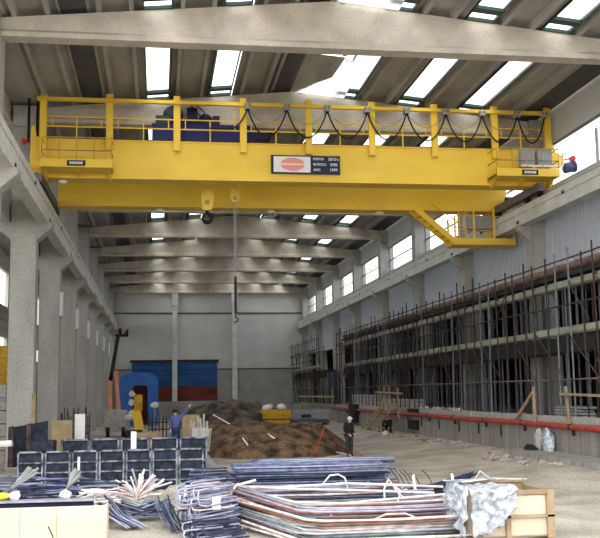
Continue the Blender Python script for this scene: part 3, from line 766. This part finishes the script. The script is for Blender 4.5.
stand=dict(pelvis=(0,0,.95),waist=(0,.01,1.1),chest=(.01,.02,1.36),neck=(.03,-.01,1.5),head0=(.05,-.03,1.58),head1=(.06,-.03,1.68),
    shL=(-.19,.02,1.42),elL=(-.25,.0,1.14),wrL=(-.16,-.18,1.0),shR=(.2,.02,1.42),elR=(.24,.0,1.14),wrR=(.14,-.2,1.02),
    hipL=(-.1,0,.9),knL=(-.09,-.03,.5),anL=(-.09,0,.09),toL=(-.1,-.16,.04),hipR=(.1,0,.9),knR=(.11,-.04,.5),anR=(.13,.02,.09),toR=(.16,-.14,.04),face=(.3,-1,-.15))
person((8.5,42.9,gz(8.5,42.9)+.03),stand,'person in dark jacket, grey trousers and white helmet standing on open ground','cloth_dark','cloth_grey','white',rz=.5)
crouch=dict(pelvis=(0,.1,.42),waist=(0,.0,.55),chest=(0,-.16,.78),neck=(0,-.25,.88),head0=(0,-.3,.95),head1=(0,-.32,1.04),
    shL=(-.19,-.16,.8),elL=(-.26,-.32,.56),wrL=(-.16,-.52,.42),shR=(.19,-.16,.8),elR=(.26,-.32,.56),wrR=(.16,-.52,.42),
    hipL=(-.1,.08,.4),knL=(-.2,-.3,.5),anL=(-.2,-.12,.09),toL=(-.22,-.3,.04),hipR=(.1,.08,.4),knR=(.2,-.3,.5),anR=(.2,-.12,.09),toR=(.22,-.3,.04),face=(0,-1,-.4))
person((13.5,56.2,gz(13.5,56.2)+.03),crouch,'person in dark clothes and red helmet crouching under the timber trestle','cloth_dark','cloth_dark','red',rz=-.4)
c=MB(); c.blob((13.2,55.6,.45),.2,.2,.16,10,7,.4,3); tag(c.build('sack','white',smooth=True),'small white sack in front of the crouching worker','sack')
reach=dict(pelvis=(0,0,.95),waist=(0,0,1.1),chest=(.02,0,1.36),neck=(-.02,-.02,1.5),head0=(-.04,-.03,1.58),head1=(-.05,-.03,1.68),
    shL=(-.18,0,1.42),elL=(-.26,.05,1.16),wrL=(-.24,-.05,.92),shR=(.2,0,1.43),elR=(.4,-.05,1.6),wrR=(.55,-.08,1.84),
    hipL=(-.1,0,.9),knL=(-.1,-.02,.5),anL=(-.1,.02,.09),toL=(-.12,-.15,.04),hipR=(.1,0,.9),knR=(.1,-.05,.5),anR=(.1,.0,.09),toR=(.12,-.16,.04),face=(.2,-1,0))
person((.78,42,.5),reach,'person in blue work clothes standing behind the formwork with one arm raised','cloth_blue','cloth_navy',None)

# ------------------------------------------------------------------ formwork row and the left side clutter
def form_panel(x0,x1,y,z0,z1,label,group,m='form_blue'):
    root=empty('steel_formwork',((x0+x1)/2,y,z0),label,'formwork',group)
    c=MB(); c.box(x0+.02,x1-.02,y+.04,y+.1,z0,z1); c.build('face_sheet',m,root)
    c=MB()
    for x in (x0+.02,x1-.07): c.box(x,x+.05,y-.04,y+.04,z0,z1)
    c.box(x0+.02,x1-.02,y-.04,y+.04,z1-.05,z1); c.box(x0+.02,x1-.02,y-.04,y+.04,z0,z0+.05)
    c.build('edge_frame','form_rib',root)
    for f in (.27,.5,.73):
        z=z0+(z1-z0)*f; c=MB(); c.box(x0+.07,x1-.07,y-.02,y+.04,z-.02,z+.02); c.build('cross_rib','form_rib',root)
N=7; xs=[-4.1+i*(5.5/N) for i in range(N+1)]
for i in range(N):
    form_panel(xs[i],xs[i+1],29.6,.02,1.28,'dark blue steel formwork panel in the front row, %s from the left'%(['first','second','third','fourth','fifth','sixth','last'][i]),'front row of formwork panels')
for i in range(5):
    form_panel(-3.1+i*.95,-3.1+i*.95+.93,32.2,-.03,1.5,'dark formwork panel in the row behind, %s from the left'%(['first','second','third','fourth','fifth'][i]),'rear row of formwork panels')
c=MB(); c.box(-4.6,2.0,33,47,-.1,.5); tag(c.build('foundation_slab','conc_low'),'raised concrete foundation behind the formwork rows','foundation')
# big upright panels
root=empty('steel_formwork',(-4.3,35,.5),'large weathered brown and blue formwork panel leaning by the nearest left column','formwork')
c=MB(); c.prism([(-4.9,.5),(-3.75,.52),(-3.75,2.05),(-4.9,1.85)],'y',34.4,34.5); c.build('face_sheet','form_blue',root)
c=MB(); c.prism([(-5.05,.5),(-4.88,.5),(-4.88,1.9),(-5.05,1.85)],'y',34.3,34.42); c.prism([(-4.45,.5),(-4.3,.5),(-4.3,1.98),(-4.45,1.95)],'y',34.3,34.42); c.build('edge_board','form_brown',root)
def slab(name,label,cat,x0,x1,y0,y1,z0,z1,m,bev=.01):
    c=MB(); c.box(x0,x1,y0,y1,z0,z1); return tag(c.build(name,m,bevel=bev),label,cat)
slab('plywood_board','tan plywood board standing right of the brown formwork panel','board',-3.85,-3.1,36.5,36.6,.5,2.0,'ply_d')
slab('plywood_board','narrow tan board standing upright behind the plywood board','board',-4.7,-4.55,37.5,37.6,.45,3.0,'timber')
slab('white_board','narrow white board standing left of the white cabinet','board',-3.1,-2.72,37.5,37.6,.5,2.2,'white')
slab('formwork_box','dark box of stacked formwork behind the front row','box',-3.9,-3.2,31.0,32,-.05,1.5,'form_blue')
slab('white_post','short white post standing just behind the formwork row','post',-.83,-.66,31.0,31.15,-.05,1.75,'white')
slab('crate','tan timber crate left behind the worker in blue','crate',-1.2,.2,44,45,.5,1.2,'timber')
slab('crate','grey timber box right beside the worker in blue','crate',1.1,1.9,44.5,45.2,.5,1.95,'ply_d')
slab('dark_crate','dark steel crate in front of the blue arch','crate',-1.9,-.9,58,59.5,0,.8,'form_blue')
# grey bundle with bars
root=empty('rebar_cage',(1.75,40.8,.0),'pale grey clump of upright bars tied together right of the worker in blue','rebar cage')
for i in range(14):
    x=R(1.35,2.2); c=MB(); c.tube((x,40.8+R(-.2,.2),.5),(x+R(-.15,.15),40.8+R(-.2,.2),R(1.4,2.1)),.045,6); c.build('bar','rubble',root)
c=MB(); c.box(1.4,2.1,40.4,40.5,1.1,1.5); c.build('plate','rubble',root)
# white cabinet + boom lift
root=empty('boom_lift',(-2.9,69,0),'boom lift with white body and orange arm raised towards the roof','boom lift')
c=MB(); c.box(-3.65,-2.12,68.3,70,.4,1.85); c.build('body','rubble',root,bevel=.05)
for x in (-3.4,-2.35):
    c=MB(); c.tube((x-.12,68.3,.35),(x+.12,68.3,.35),.35,14); c.build('wheel','black',root)
for a,bb in (((-3.25,69,1.8),(-3.35,69,4.4)),((-2.65,69,1.5),(-2.95,69,4.6))):
    c=MB(); c.bar(a,bb,.22,.25); c.build('lower_arm','orange',root)
c=MB(); c.bar((-3.3,69,3.9),(-2.8,69,7.0),.22,.25); c.build('upper_arm','black',root)
c=MB(); c.box(-3.0,-2.1,68.6,69.4,7.0,7.15); c.box(-2.2,-2.1,68.6,69.4,7.1,7.5); c.box(-2.75,-2.55,68.8,69.1,7.1,7.55); c.build('basket','cloth_dark',root)
c=MB(); c.box(-2.4,-2.1,68.7,68.9,7.1,7.35); c.build('basket_box','red',root)
# blue arch
root=empty('blue_arch',(-1.7,90,0),'large bright blue rounded arch machine in front of the back door','machine')
def rr(x0,x1,z0,z1,r,n=6):
    pts=[(x0,z0),(x1,z0)]
    pts+=[(x1-r+r*math.cos(t),z1-r+r*math.sin(t)) for t in [math.pi/2*i/n for i in range(n+1)]]
    pts+=[(x0+r-r*math.sin(t),z1-r+r*math.cos(t)) for t in [math.pi/2*i/n for i in range(n+1)]]
    return pts
outer=rr(-3.5,.05,.1,4.9,1.0); inner=rr(-2.3,-.9,.1,3.75,.35)
c=MB(); n=len(outer)
for a in (89.3,91.3):
    pass
vs=[(x,89.3,z) for x,z in outer]+[(x,89.3,z) for x,z in inner]+[(x,91.3,z) for x,z in outer]+[(x,91.3,z) for x,z in inner]
fs=[]
for i in range(1,n):
    j=(i+1)%n
    fs+=[(i,j,n+j,n+i),(2*n+i,2*n+j,3*n+j,3*n+i),(i,j,2*n+j,2*n+i),(n+i,n+j,3*n+j,3*n+i)]
fs+=[(0,n,3*n,2*n),(1,n+1,3*n+1,2*n+1)]
c.add(vs,fs); c.build('arch_shell','arch_blue',root)
c=MB(); c.box(-2.3,-.9,90.9,91.2,.1,3.7); c.build('rear_panel','door_red',root)
for z in (1.2,2.2,3.0):
    c=MB(); c.blob((-2.35,89.3,z),.28,.1,.3,10,6,.3,z); c.build('fitting','white',root)
# yellow chute
root=empty('yellow_chute',(-1,60,0),'yellow leaning chute below the blue arch','chute')
c=MB(); c.bar((-.95,60,.1),(-1.35,61,2.0),.55,.08,up=(0,1,.2)); c.build('trough','yellow',root)
c=MB(); c.bar((-1.2,60.9,1.9),(-1.2,60.9,2.9),.5,.1); c.build('hopper','yellow2',root)
# white helmets left of chute, drawn as domes on added poles
for x,z,l in ((-.2,2.2,'upper right'),(-1.9,1.4,'lower left')):
    root=empty('site_lamp',(x,66,-.05),'white domed lamp on a thin pole near the blue arch, %s one'%l,'lamp')
    c=MB(); c.blob((x,66,z),.3,.25,.2,10,7,.3,x); c.build('lamp_head','white',root,smooth=True)
    c=MB(); c.tube((x,66,-.05),(x,66,z-.1),.05,6); c.build('pole','steel_grey',root)
for i,(cx,cy,hh,l) in enumerate(((-4.2,52,2.0,'beside the third left column'),(.3,56,1.6,'below the blue and red door'),(2.6,62,1.5,'left of the earth bank'))):
    root=empty('rebar_cage',(cx,cy,-.05),'dark upright reinforcement cage standing %s'%l,'rebar cage')
    for k in range(16):
        x=cx-.8+.2*(k%8); y=cy+(k//8)*.8; c=MB(); c.tube((x,y,-.05),(x+R(-.05,.05),y,hh+R(-.2,.3)),.025,5); c.build('bar','rust',root)
    for z in (.4,.9,1.3):
        c=MB(); c.path([(cx-.85,cy-.03,z),(cx+.65,cy-.03,z),(cx+.65,cy+.83,z),(cx-.85,cy+.83,z),(cx-.85,cy-.03,z)],.02,5); c.build('hoop','rust',root)
# background strip under the back door
c=MB()
c.box(0,10,108,108.2,1.5,1.7); 
for i in range(9): c.box(.2+i*1.2,.35+i*1.2,108,108.2,0,1.6)
tag(c.build('site_fence','conc_low'),'grey low barrier in front of the blue and red back door','barrier')
slab('grey_container','grey container against the foot of the back wall behind the worker in blue','container',-.5,8.2,109,110.4,0,2.1,'conc_low')
# bits in left aisle
slab('yellow_container','yellow machine body in the left aisle behind the nearest column','machine',-10.5,-7.6,53,56,-.1,5.6,'yellow2')
for i in range(6): slab('precast_panel','pale precast panel lying in the stack in the left aisle, %s from the bottom'%['first','second','third','fourth','fifth','sixth'][i],'panel',-11,-6.9,46,52,-.12+i*.6,.44+i*.6,'rubble')
slab('white_board','white board at the left edge beside the nearest column','board',-5.8,-5.45,33,33.1,-.05,2.3,'white')
stick('white pipe end at the far left edge in front of the formwork',[(-5.6,30.5,1.45),(-4.35,30.3,1.5)],.1,'white','pipe','pipe')

# ------------------------------------------------------------------ rebar
def bundle(label, paths, mats, r, ties=(), name='rebar_bundle', group=None, cat='rebar bundle'):
    allp=[Vector(p) for q in paths for p in q]
    c0=sum(allp,Vector())/len(allp); c0.z=min(p.z for p in allp)
    root=empty(name,c0,label,cat,group)
    for q in paths:
        c=MB(); c.path(q,r,6); c.build('bar',random.choice(mats),root,smooth=True)
    for q,rad in ties:
        c=MB(); c.path(q,rad,6); c.build('tie_wire','bar_pale',root,smooth=True)
    return root
def straight(x0,x1,y0,y1,z0,z1,n,jx=.15,sl=0,skew=.05,rows=None):
    out=[]
    for i in range(n):
        y=y0+(y1-y0)*R(0,1); z=z0+(z1-z0)*R(0,1); a=R(-skew,skew); xa=x0+R(-jx,jx); xb=x1+R(-jx,jx)
        out.append([(xa,y-a,z+sl+R(-.02,.02)),((xa+xb)/2,y,z+R(-.03,.01)),(xb,y+a,z+R(-.02,.02))])
    return out
BLUE=['bar_blue','bar_blue','bar_lilac','bar_dark','bar_blue','bar_lilac']
# rear stack of straight bundles
zz=[.03,.28,.5,.7]
lb=['bottom','second','third','top']
for i,z in enumerate(zz):
    bundle('straight blue grey rebar bundle, %s layer of the stack before the earth heap'%lb[i], straight(1.9+.1*i,6.5-.02*i,27.2,28.6,z,z+.17,44,.12),BLUE,.026,group='blue grey rebar stack before the earth heap')
bundle('thin blue grey rebar bundle behind the stack, sticking out to its right', straight(2.9,7.2,29.0,29.8,.7,.9,24,.1)+straight(2.9,7.2,29.0,29.8,.05,.6,20,.1),BLUE,.026)
# left-hand piece beside rear stack
bundle('short blue rebar bundle left of the main blue grey stack', straight(.95,1.9,27.0,28.2,.05,.85,40,.1,0,.1),BLUE,.024)
# front stack: cranked bars
def cranked(z0,z1,n,x0,x2,yb,ys,yd=2.6,xb=3.0,dz=0.1):
    out=[]
    for i in range(n):
        y=yb+R(0,ys); z=R(z0,z1); xbb=xb+R(-.15,.15); xa=x0+R(-.12,.12)
        q=R(-.25,.25); out.append([(xa,y+yd+q,z+dz+.12+R(-.05,.1)),(xbb-.35,y+.75,z+dz*.5+.03),(xbb,y+.12,z+.02),(xbb+.35,y,z),((xbb+x2)/2,y+R(-.05,.05),z+.02*R(-1,1)),(x2+R(-.15,.2),y+R(-.1,.1),z+R(0,.04))])
    return out
PALE=['bar_pale','bar_pale','bar_lilac','bar_teal','bar_rust','bar_pale','bar_pale','bar_lilac']
layers=[(.0,.19,18.6,1.5,'bottom'),(.21,.39,19.0,1.3,'second'),(.42,.58,19.5,1.1,'third'),]
for z0,z1,yb,ys,l in layers:
    bundle('pale cranked rebar bundle, %s layer of the large front stack'%l, cranked(z0,z1,24,1.35+.4*z0,6.6+.1*z0,yb,ys,xb=2.8),PALE,.024,group='large front stack of pale cranked rebar')
bundle('straight pale rebar bundle lying across the top of the front stack', straight(1.75,5.7,22.3,23.2,.55,.72,34,.15,0,.12),PALE+['bar_blue','bar_blue'],.024)
bundle('straight grey lilac rebar bundle low behind the front stack', straight(1.9,6.6,22.2,23.6,.05,.5,36,.15,0,.12),['bar_lilac','bar_teal','bar_blue'],.026)
bundle('single long pale bars crossing over the front stack', [[(1.72,22.1,.82),(3.2,22.0,.72),(4.6,21.7,.68),(6.2,21.5,.6)],[(1.5,21.9,.45),(1.75,22.0,.84),(2.2,22.0,.95)],[(1.8,22.2,.86),(2.1,21.9,.7),(3.0,21.4,.5),(4.0,21.3,.45),(6.8,21.2,.62)],[(1.95,22.1,.74),(4.3,22,.82),(6.5,21.8,.7)]],['bar_pale'],.03)
# wire loops
def loop(label,pts,r=.022,m='bar_pale'):
    c=MB(); c.path(pts,r,6); tag(c.build('wire_loop',m,smooth=True),label,'wire loop')
loop('pale bent wire hook standing on the left of the front stack',[(3.75,22.3,.75),(3.95,22.3,.98),(4.15,22.3,1.0),(4.3,22.3,.92),(4.4,22.3,.55)])
loop('large pale wire loop standing on the right of the front stack',[(5.0,21.3,.35),(5.0,21.3,.75),(5.1,21.3,.95),(5.2,21.3,.8),(5.35,21.3,.6),(5.5,21.3,.5)])
loop('second pale wire loop crossing the large one',[(5.1,21.2,.88),(5.35,21.2,.7),(5.25,21.2,.4),(5.2,21.0,.1),(5.15,20.6,-.0)])
loop('short pale wire end at the bottom of the front stack',[(3.4,19.9,.0),(3.5,19.9,.3),(3.6,19.9,.52)])
loop('pale arched wire low at the front of the stack',[(4.3,19.6,.28),(4.6,19.5,.42),(5.0,19.5,.42),(5.3,19.5,.3),(5.4,19.5,.1)])
# bent dark bundle right
pts=[]
for i in range(34):
    dy=R(-.3,.3); z=R(.02,.32)
    pts.append([(5.5+R(-.2,.2),24.6+dy,z+.3),(6.3,24.3+dy,z+.08),(7.0,24.1+dy,z+.22),(7.95+R(-.1,.1),24+dy,z+.5)])
bundle('dark blue rebar bundle sagging between the front stack and the timber crate',pts,['bar_dark','bar_dark','bar_blue','navy'],.024)
for x,l in ((6.35,'left'),(7.35,'right')):
    c=MB(); c.path([(x,23.65,.1),(x-.02,23.6,.4),(x-.05,23.65,.7),(x+.02,23.9,.78)],.04,6); tag(c.build('cloth_tie','white'),'white tie around the dark sagging rebar bundle, %s of two'%l,'tie')
for i in range(7):
    x=R(5.7,7.3); c=MB(); c.path([(x,24.3,.45),(x-.15,24.3,.75),(x-.3,24.3,R(.8,.95))],.012,5); tag(c.build('wire_end','rust'),'thin curled wire end sticking up from the dark sagging bundle','wire','curled wire ends on the dark bundle')
# stirrups at left of the front stack
def ustirrup(x,y,z,w_,h,tilt):
    return [(x+.75,y+.3,z+tilt),(x+.1,y+.05,z+tilt*.3),(x,y,z),(x-.02,y-.05,z-h*.5),(x+.02,y-.1,z-h),(x+.15,y-.1,z-h-.02),(x+.9,y+.15,z-h+tilt)]
ps=[ustirrup(.5+R(-.1,.35),21.0+R(-.7,.7),R(.4,1.0),.3,R(.18,.3),R(-.02,.1)) for i in range(60)]
bundle('tangled bundle of blue grey U-shaped stirrups left of the front stack',ps,['bar_blue','bar_lilac','bar_blue','bar_dark','bar_pale','bar_lilac'],.02,name='stirrup_bundle',cat='stirrup bundle')
ps=[ustirrup(.6+R(-.1,.3),19.6+R(-.8,.9),R(.12,.4),.3,R(.12,.18),R(-.02,.06)) for i in range(40)]
bundle('lower bundle of dark stirrups under the tangled blue grey ones',ps,['bar_blue','bar_dark','bar_dark','bar_lilac'],.02,name='stirrup_bundle',cat='stirrup bundle')
ps=[]
for i in range(26):
    x=.15+R(-.12,.2); y=21.4+R(-.4,.8); ps.append([(x-.1,y+.6,R(.35,.6)),(x+.02,y+.2,R(.2,.4)),(x+.2,y-.4,R(.03,.15))])
bundle('short dark bent bars slumping off the left end of the stirrup bundle',ps,['bar_dark','galv','bar_blue'],.018)
slab('paper_tag','small pink and white paper tag hanging on the stirrup bundle','tag',1.12,1.3,20.35,20.37,.52,.78,'bar_pale',0)
# fan of bars
ps=[]
for i in range(34):
    a=math.radians(R(15,165)); L=R(.45,.95); c0=Vector((-.45+R(-.1,.1),24.4+R(-.2,.2),.35+R(-.05,.1)))
    d=Vector((math.cos(a),R(-.5,.5),math.sin(a)*.75)); ps.append([c0-d*.1,c0+d*L*.5+Vector((0,0,.05)),c0+d*L])
bundle('fan of pale rebar ends splaying upward before the formwork row',ps,['bar_pale','white','bar_pale','bar_lilac'],.024)
ps=[]
for i in range(40):
    c0=Vector((-.5+R(-.25,.25),23+R(-.3,.3),.12+R(0,.2))); a=R(-.5,.5); L=R(.5,.8)
    ps.append([c0-Vector((L,-.5*a,-.12*R(0,2))),c0,c0+Vector((L,.5*a,.12*R(0,2)))])
bundle('knot of dark blue rebar below the pale fan',ps,['bar_dark','bar_blue','bar_dark','bar_lilac','bar_teal'],.022)
ps=[]
for i in range(22):
    c0=Vector((-.9+R(-.2,.2),22.0+R(-.3,.3),.05)); ps.append([c0+Vector((-.35,.6,.5+R(-.1,.1))),c0+Vector((0,0,.25)),c0+Vector((.45+R(-.1,.1),-.5,.03))])
bundle('short pale tipped bars slanting down in front of the dark knot',ps,['bar_lilac','bar_pale','bar_dark','bar_blue'],.02)
ps=[]
for i in range(95):
    x=R(-4.3,-1.6); y=24.9+R(-1,.9); a=R(-.6,.6); L=R(.5,1.2); z=R(.05,.85); ps.append([(x-L*math.cos(a),y-L*math.sin(a)*.5,z+.2*a),(x,y,z+.05),(x+L*math.cos(a),y+L*math.sin(a)*.5,z-.25*a)])
bundle('long heap of dark blue rebar lying before the left formwork panels',ps,['bar_dark','bar_blue','bar_dark','bar_lilac','bar_dark','bar_blue'],.024)
ps=[[(-3.9+R(-.15,.15),23.8+R(-.2,.2),.45),(-3.4,23.8,.75),(-2.9+R(-.15,.15),23.8,1.15+R(-.05,.1))] for i in range(16)]
bundle('grey green bars rising to the right on the far left heap',ps,['bar_teal','conc_low','galv'],.03)
ps=[[(-2.3+R(-.1,.1),23.8+R(-.2,.2),.4),(-2.1,23.8,.75),(-1.9+R(-.12,.12),23.8,1.1+R(-.15,.1))] for i in range(16)]
bundle('grey green bars standing up behind the white rag',ps,['bar_teal','conc_low','galv'],.03)
ps=[]
for i in range(34):
    x=-1.3+R(-.25,.25); y=22.4+R(-.4,.4); z=R(.35,.75); a=R(-1,1); ps.append([(x-.25,y+.2*a,z-.1*a),(x,y,z+.05),(x+.25,y-.2*a,z+.1*a)])
bundle('tangle of white bar ends at the right of the steel channel',ps,['bar_pale','white','bar_pale'],.02)
stick('upright pale stake among the dark rebar on the left',[(-2.0,25.4,.1),(-1.98,25.4,1.35)],.035,'bar_pale')
for i,(x,l) in enumerate(((-3.0,'left'),(-1.95,'right'))):
    c=MB(); c.blob((x,21.6,.79),.13,.1,.1,10,7,.5,i); tag(c.build('rag','white',smooth=True),'white rag on the steel channel, %s of two'%l,'rag')
# steel channel
root=empty('steel_channel',(-2.6,21.6,0),'long dark steel channel lying behind the plywood box','steel channel')
c=MB(); c.box(-4.4,-1.35,21.5,21.55,.52,.66); c.box(-4.4,-1.35,21.3,21.8,.5,.53); c.build('web','navy',root); c=MB(); c.box(-4.4,-1.3,21.4,21.75,.66,.70); c.build('flange','bar_lilac',root)
for x in (-4.2,-1.6):
    c=MB(); c.box(x,x+.15,21.3,21.8,0,.5); c.build('bearer','timber',root)
c=MB(); c.blob((-3.45,21.6,.79),.36,.15,.09,12,8,.3,2); tag(c.build('lime_bag','lime',smooth=True),'bright lime yellow bag at the left edge behind the plywood box','bag')
# plywood box
root=empty('plywood_box',(-2.3,18.6,0),'large pale plywood box at the bottom left corner','plywood box')
c=MB(); c.box(-4.2,-.9,18,18.04,-.1,.93); c.box(-.94,-.9,18.04,18.7,-.1,.9); c.box(-4.2,-4.16,18.04,18.7,-.1,.9); c.box(-4.2,-.9,18.7,18.74,-.1,.85); c.build('side_panel','ply',root)
c=MB()
for x in (-2.42,-1.78): c.box(x,x+.008,17.995,18.0,0,.93)
c.build('panel_joint','ply_d',root)
stick('thin forked twig standing before the plywood box',[(-1.78,17.8,.2),(-1.82,17.8,.45),(-1.9,17.8,.62)],.012,'rust','twig','twig')

# crate with plastic
root=empty('timber_crate',(7.0,19,0),'timber crate of slats half covered with white plastic at the bottom right','crate')
def bd(nm,m,*b): c=MB(); c.box(*b); c.build(nm,m,root,bevel=.004)
bd('top_slat','timber',6.75,7.75,18.45,18.52,.84,.93); bd('slat','ply',6.3,7.7,18.5,18.53,.45,.82); bd('slat','ply',6.3,7.7,18.5,18.53,.05,.4)
bd('post','timber',7.6,7.75,18.42,18.5,0,.93); bd('post','timber',6.75,6.85,18.42,18.5,0,.9); bd('rail','timber',6.3,7.75,18.42,18.5,.4,.45)
bd('side_panel','ply_d',7.68,7.74,18.52,19.9,0,.9); bd('side_panel','ply',6.1,6.16,18.52,19.9,0,.9); bd('rear_panel','ply_d',6.1,7.74,19.9,19.96,0,.95); bd('top_slat','timber',6.1,7.7,19.85,19.92,.95,1.02)
bd('floor_board','timber',6.1,7.74,18.5,19.9,.02,.06)
c=MB(); nn=26; vs=[]
for j in range(nn+1):
    for i in range(nn+1):
        u=i/nn; v=j/nn
        x=6.02+u*(1.05-.25*v)+.06*noise.noise(Vector((u*5,v*5,1)));
        if v<.25: y=18.5+ (.25-v)*4*1.1; z=.98+.08*noise.noise(Vector((u*6,v*6,5)))
        else: y=18.36-.16*(v-.25)+.2*noise.noise(Vector((u*7,v*7,9))); z=.96-(v-.25)*(1.22-.45*u*(1+noise.noise(Vector((u*4,7,1)))))+.03*noise.noise(Vector((u*9,v*4,2)))
        vs.append((x,y,max(z,.03)))
c.add(vs,[(j*(nn+1)+i,j*(nn+1)+i+1,(j+1)*(nn+1)+i+1,(j+1)*(nn+1)+i) for j in range(nn) for i in range(nn)])
vs=[]
for j in range(nn+1):
    for i in range(nn+1):
        u=i/nn; v=j/nn; yy=18.42+u*1.5; zz=1.02-v*(.95-.25*u)
        vs.append((6.0-.1*v+.12*noise.noise(Vector((u*6,v*6,21))),yy+.05*noise.noise(Vector((u*8,v*8,3))),zz+.04*noise.noise(Vector((u*7,3,v*3)))))
c.add(vs,[(j*(nn+1)+i,j*(nn+1)+i+1,(j+1)*(nn+1)+i+1,(j+1)*(nn+1)+i) for j in range(nn) for i in range(nn)])
o=c.build('plastic_sheet','plastic',smooth=True); so=o.modifiers.new('sol','SOLIDIFY'); so.thickness=.006
tag(o,'crumpled white plastic sheet draped over the timber crate','plastic sheet')
ps=[[(5.9+R(0,.3),19.2+R(0,.6),1.03),(6.8,19.3+R(0,.5),1.06+R(-.02,.03)),(7.3+R(-.3,.3),19.4,1.05)] for i in range(14)]
bundle('few thin green grey bars lying on top of the timber crate',ps,['bar_teal','bar_pale','galv'],.014)
loop('thin wire curl above the timber crate',[(6.4,19.3,1.05),(6.55,19.3,1.25),(6.75,19.3,1.1)],.01)

# rope near the standing worker
c=MB(); c.path([(8.0,50,.07),(7.95,47,.1),(8.3,44.5,.1),(8.5,43.4,.1),(8.25,40,.1),(7.6,36,.1)],.03,6); tag(c.build('rope','bar_pale',smooth=True),'pale rope on the ground at the feet of the standing worker','rope')
c=MB(); c.path([(9.3,47,.1),(9.2,43.5,.1),(9.0,40,.12)],.025,6); tag(c.build('rope','pink',smooth=True),'pinkish hose on the ground right of the standing worker','rope')

# ------------------------------------------------------------------ camera
F = 958.8
cam = bpy.data.cameras.new('camera'); co = bpy.data.objects.new('camera', cam); COL.objects.link(co)
cam.sensor_width = 36; cam.lens = F/600*36; cam.clip_end = 500
Rw = Matrix(((0.98926415,-0.14546407,-0.01402306),(-0.00480086,-0.12825435,0.99172969),(-0.14605955,-0.9810153,-0.12757578)))
co.matrix_world = Matrix.Translation((0,0,HC)) @ Rw.transposed().to_4x4()
scene.camera = co

# ------------------------------------------------------------------ light
wd = bpy.data.worlds.new('sky'); scene.world = wd; wd.use_nodes = True
nt = wd.node_tree; bg = nt.nodes['Background']
tc = nt.nodes.new('ShaderNodeTexCoord'); sp = nt.nodes.new('ShaderNodeSeparateXYZ'); nt.links.new(tc.outputs['Generated'], sp.inputs[0])
cr = nt.nodes.new('ShaderNodeValToRGB'); nt.links.new(sp.outputs['Z'], cr.inputs['Fac'])
cr.color_ramp.elements[0].position = 0; cr.color_ramp.elements[0].color = (1,.99,.985,1)
cr.color_ramp.elements[1].position = .6; cr.color_ramp.elements[1].color = (.93,.97,1,1)
nt.links.new(cr.outputs['Color'], bg.inputs['Color']); bg.inputs['Strength'].default_value = 1.7
sl = bpy.data.lights.new('sun','SUN'); so = bpy.data.objects.new('sun', sl); COL.objects.link(so)  # soft fill added from behind the camera to brighten the crane front
sl.energy = .55; sl.angle = math.radians(25); sl.color = (1,.96,.9)
so.rotation_euler = Vector((.22,.85,-.5)).to_track_quat('-Z','Y').to_euler()

vs_ = scene.view_settings
vs_.view_transform = 'Standard'; vs_.look = 'None'; vs_.gamma = 1; vs_.use_curve_mapping = False; vs_.exposure = .85
for o in bpy.data.objects:
    if '_org' in o: del o['_org']
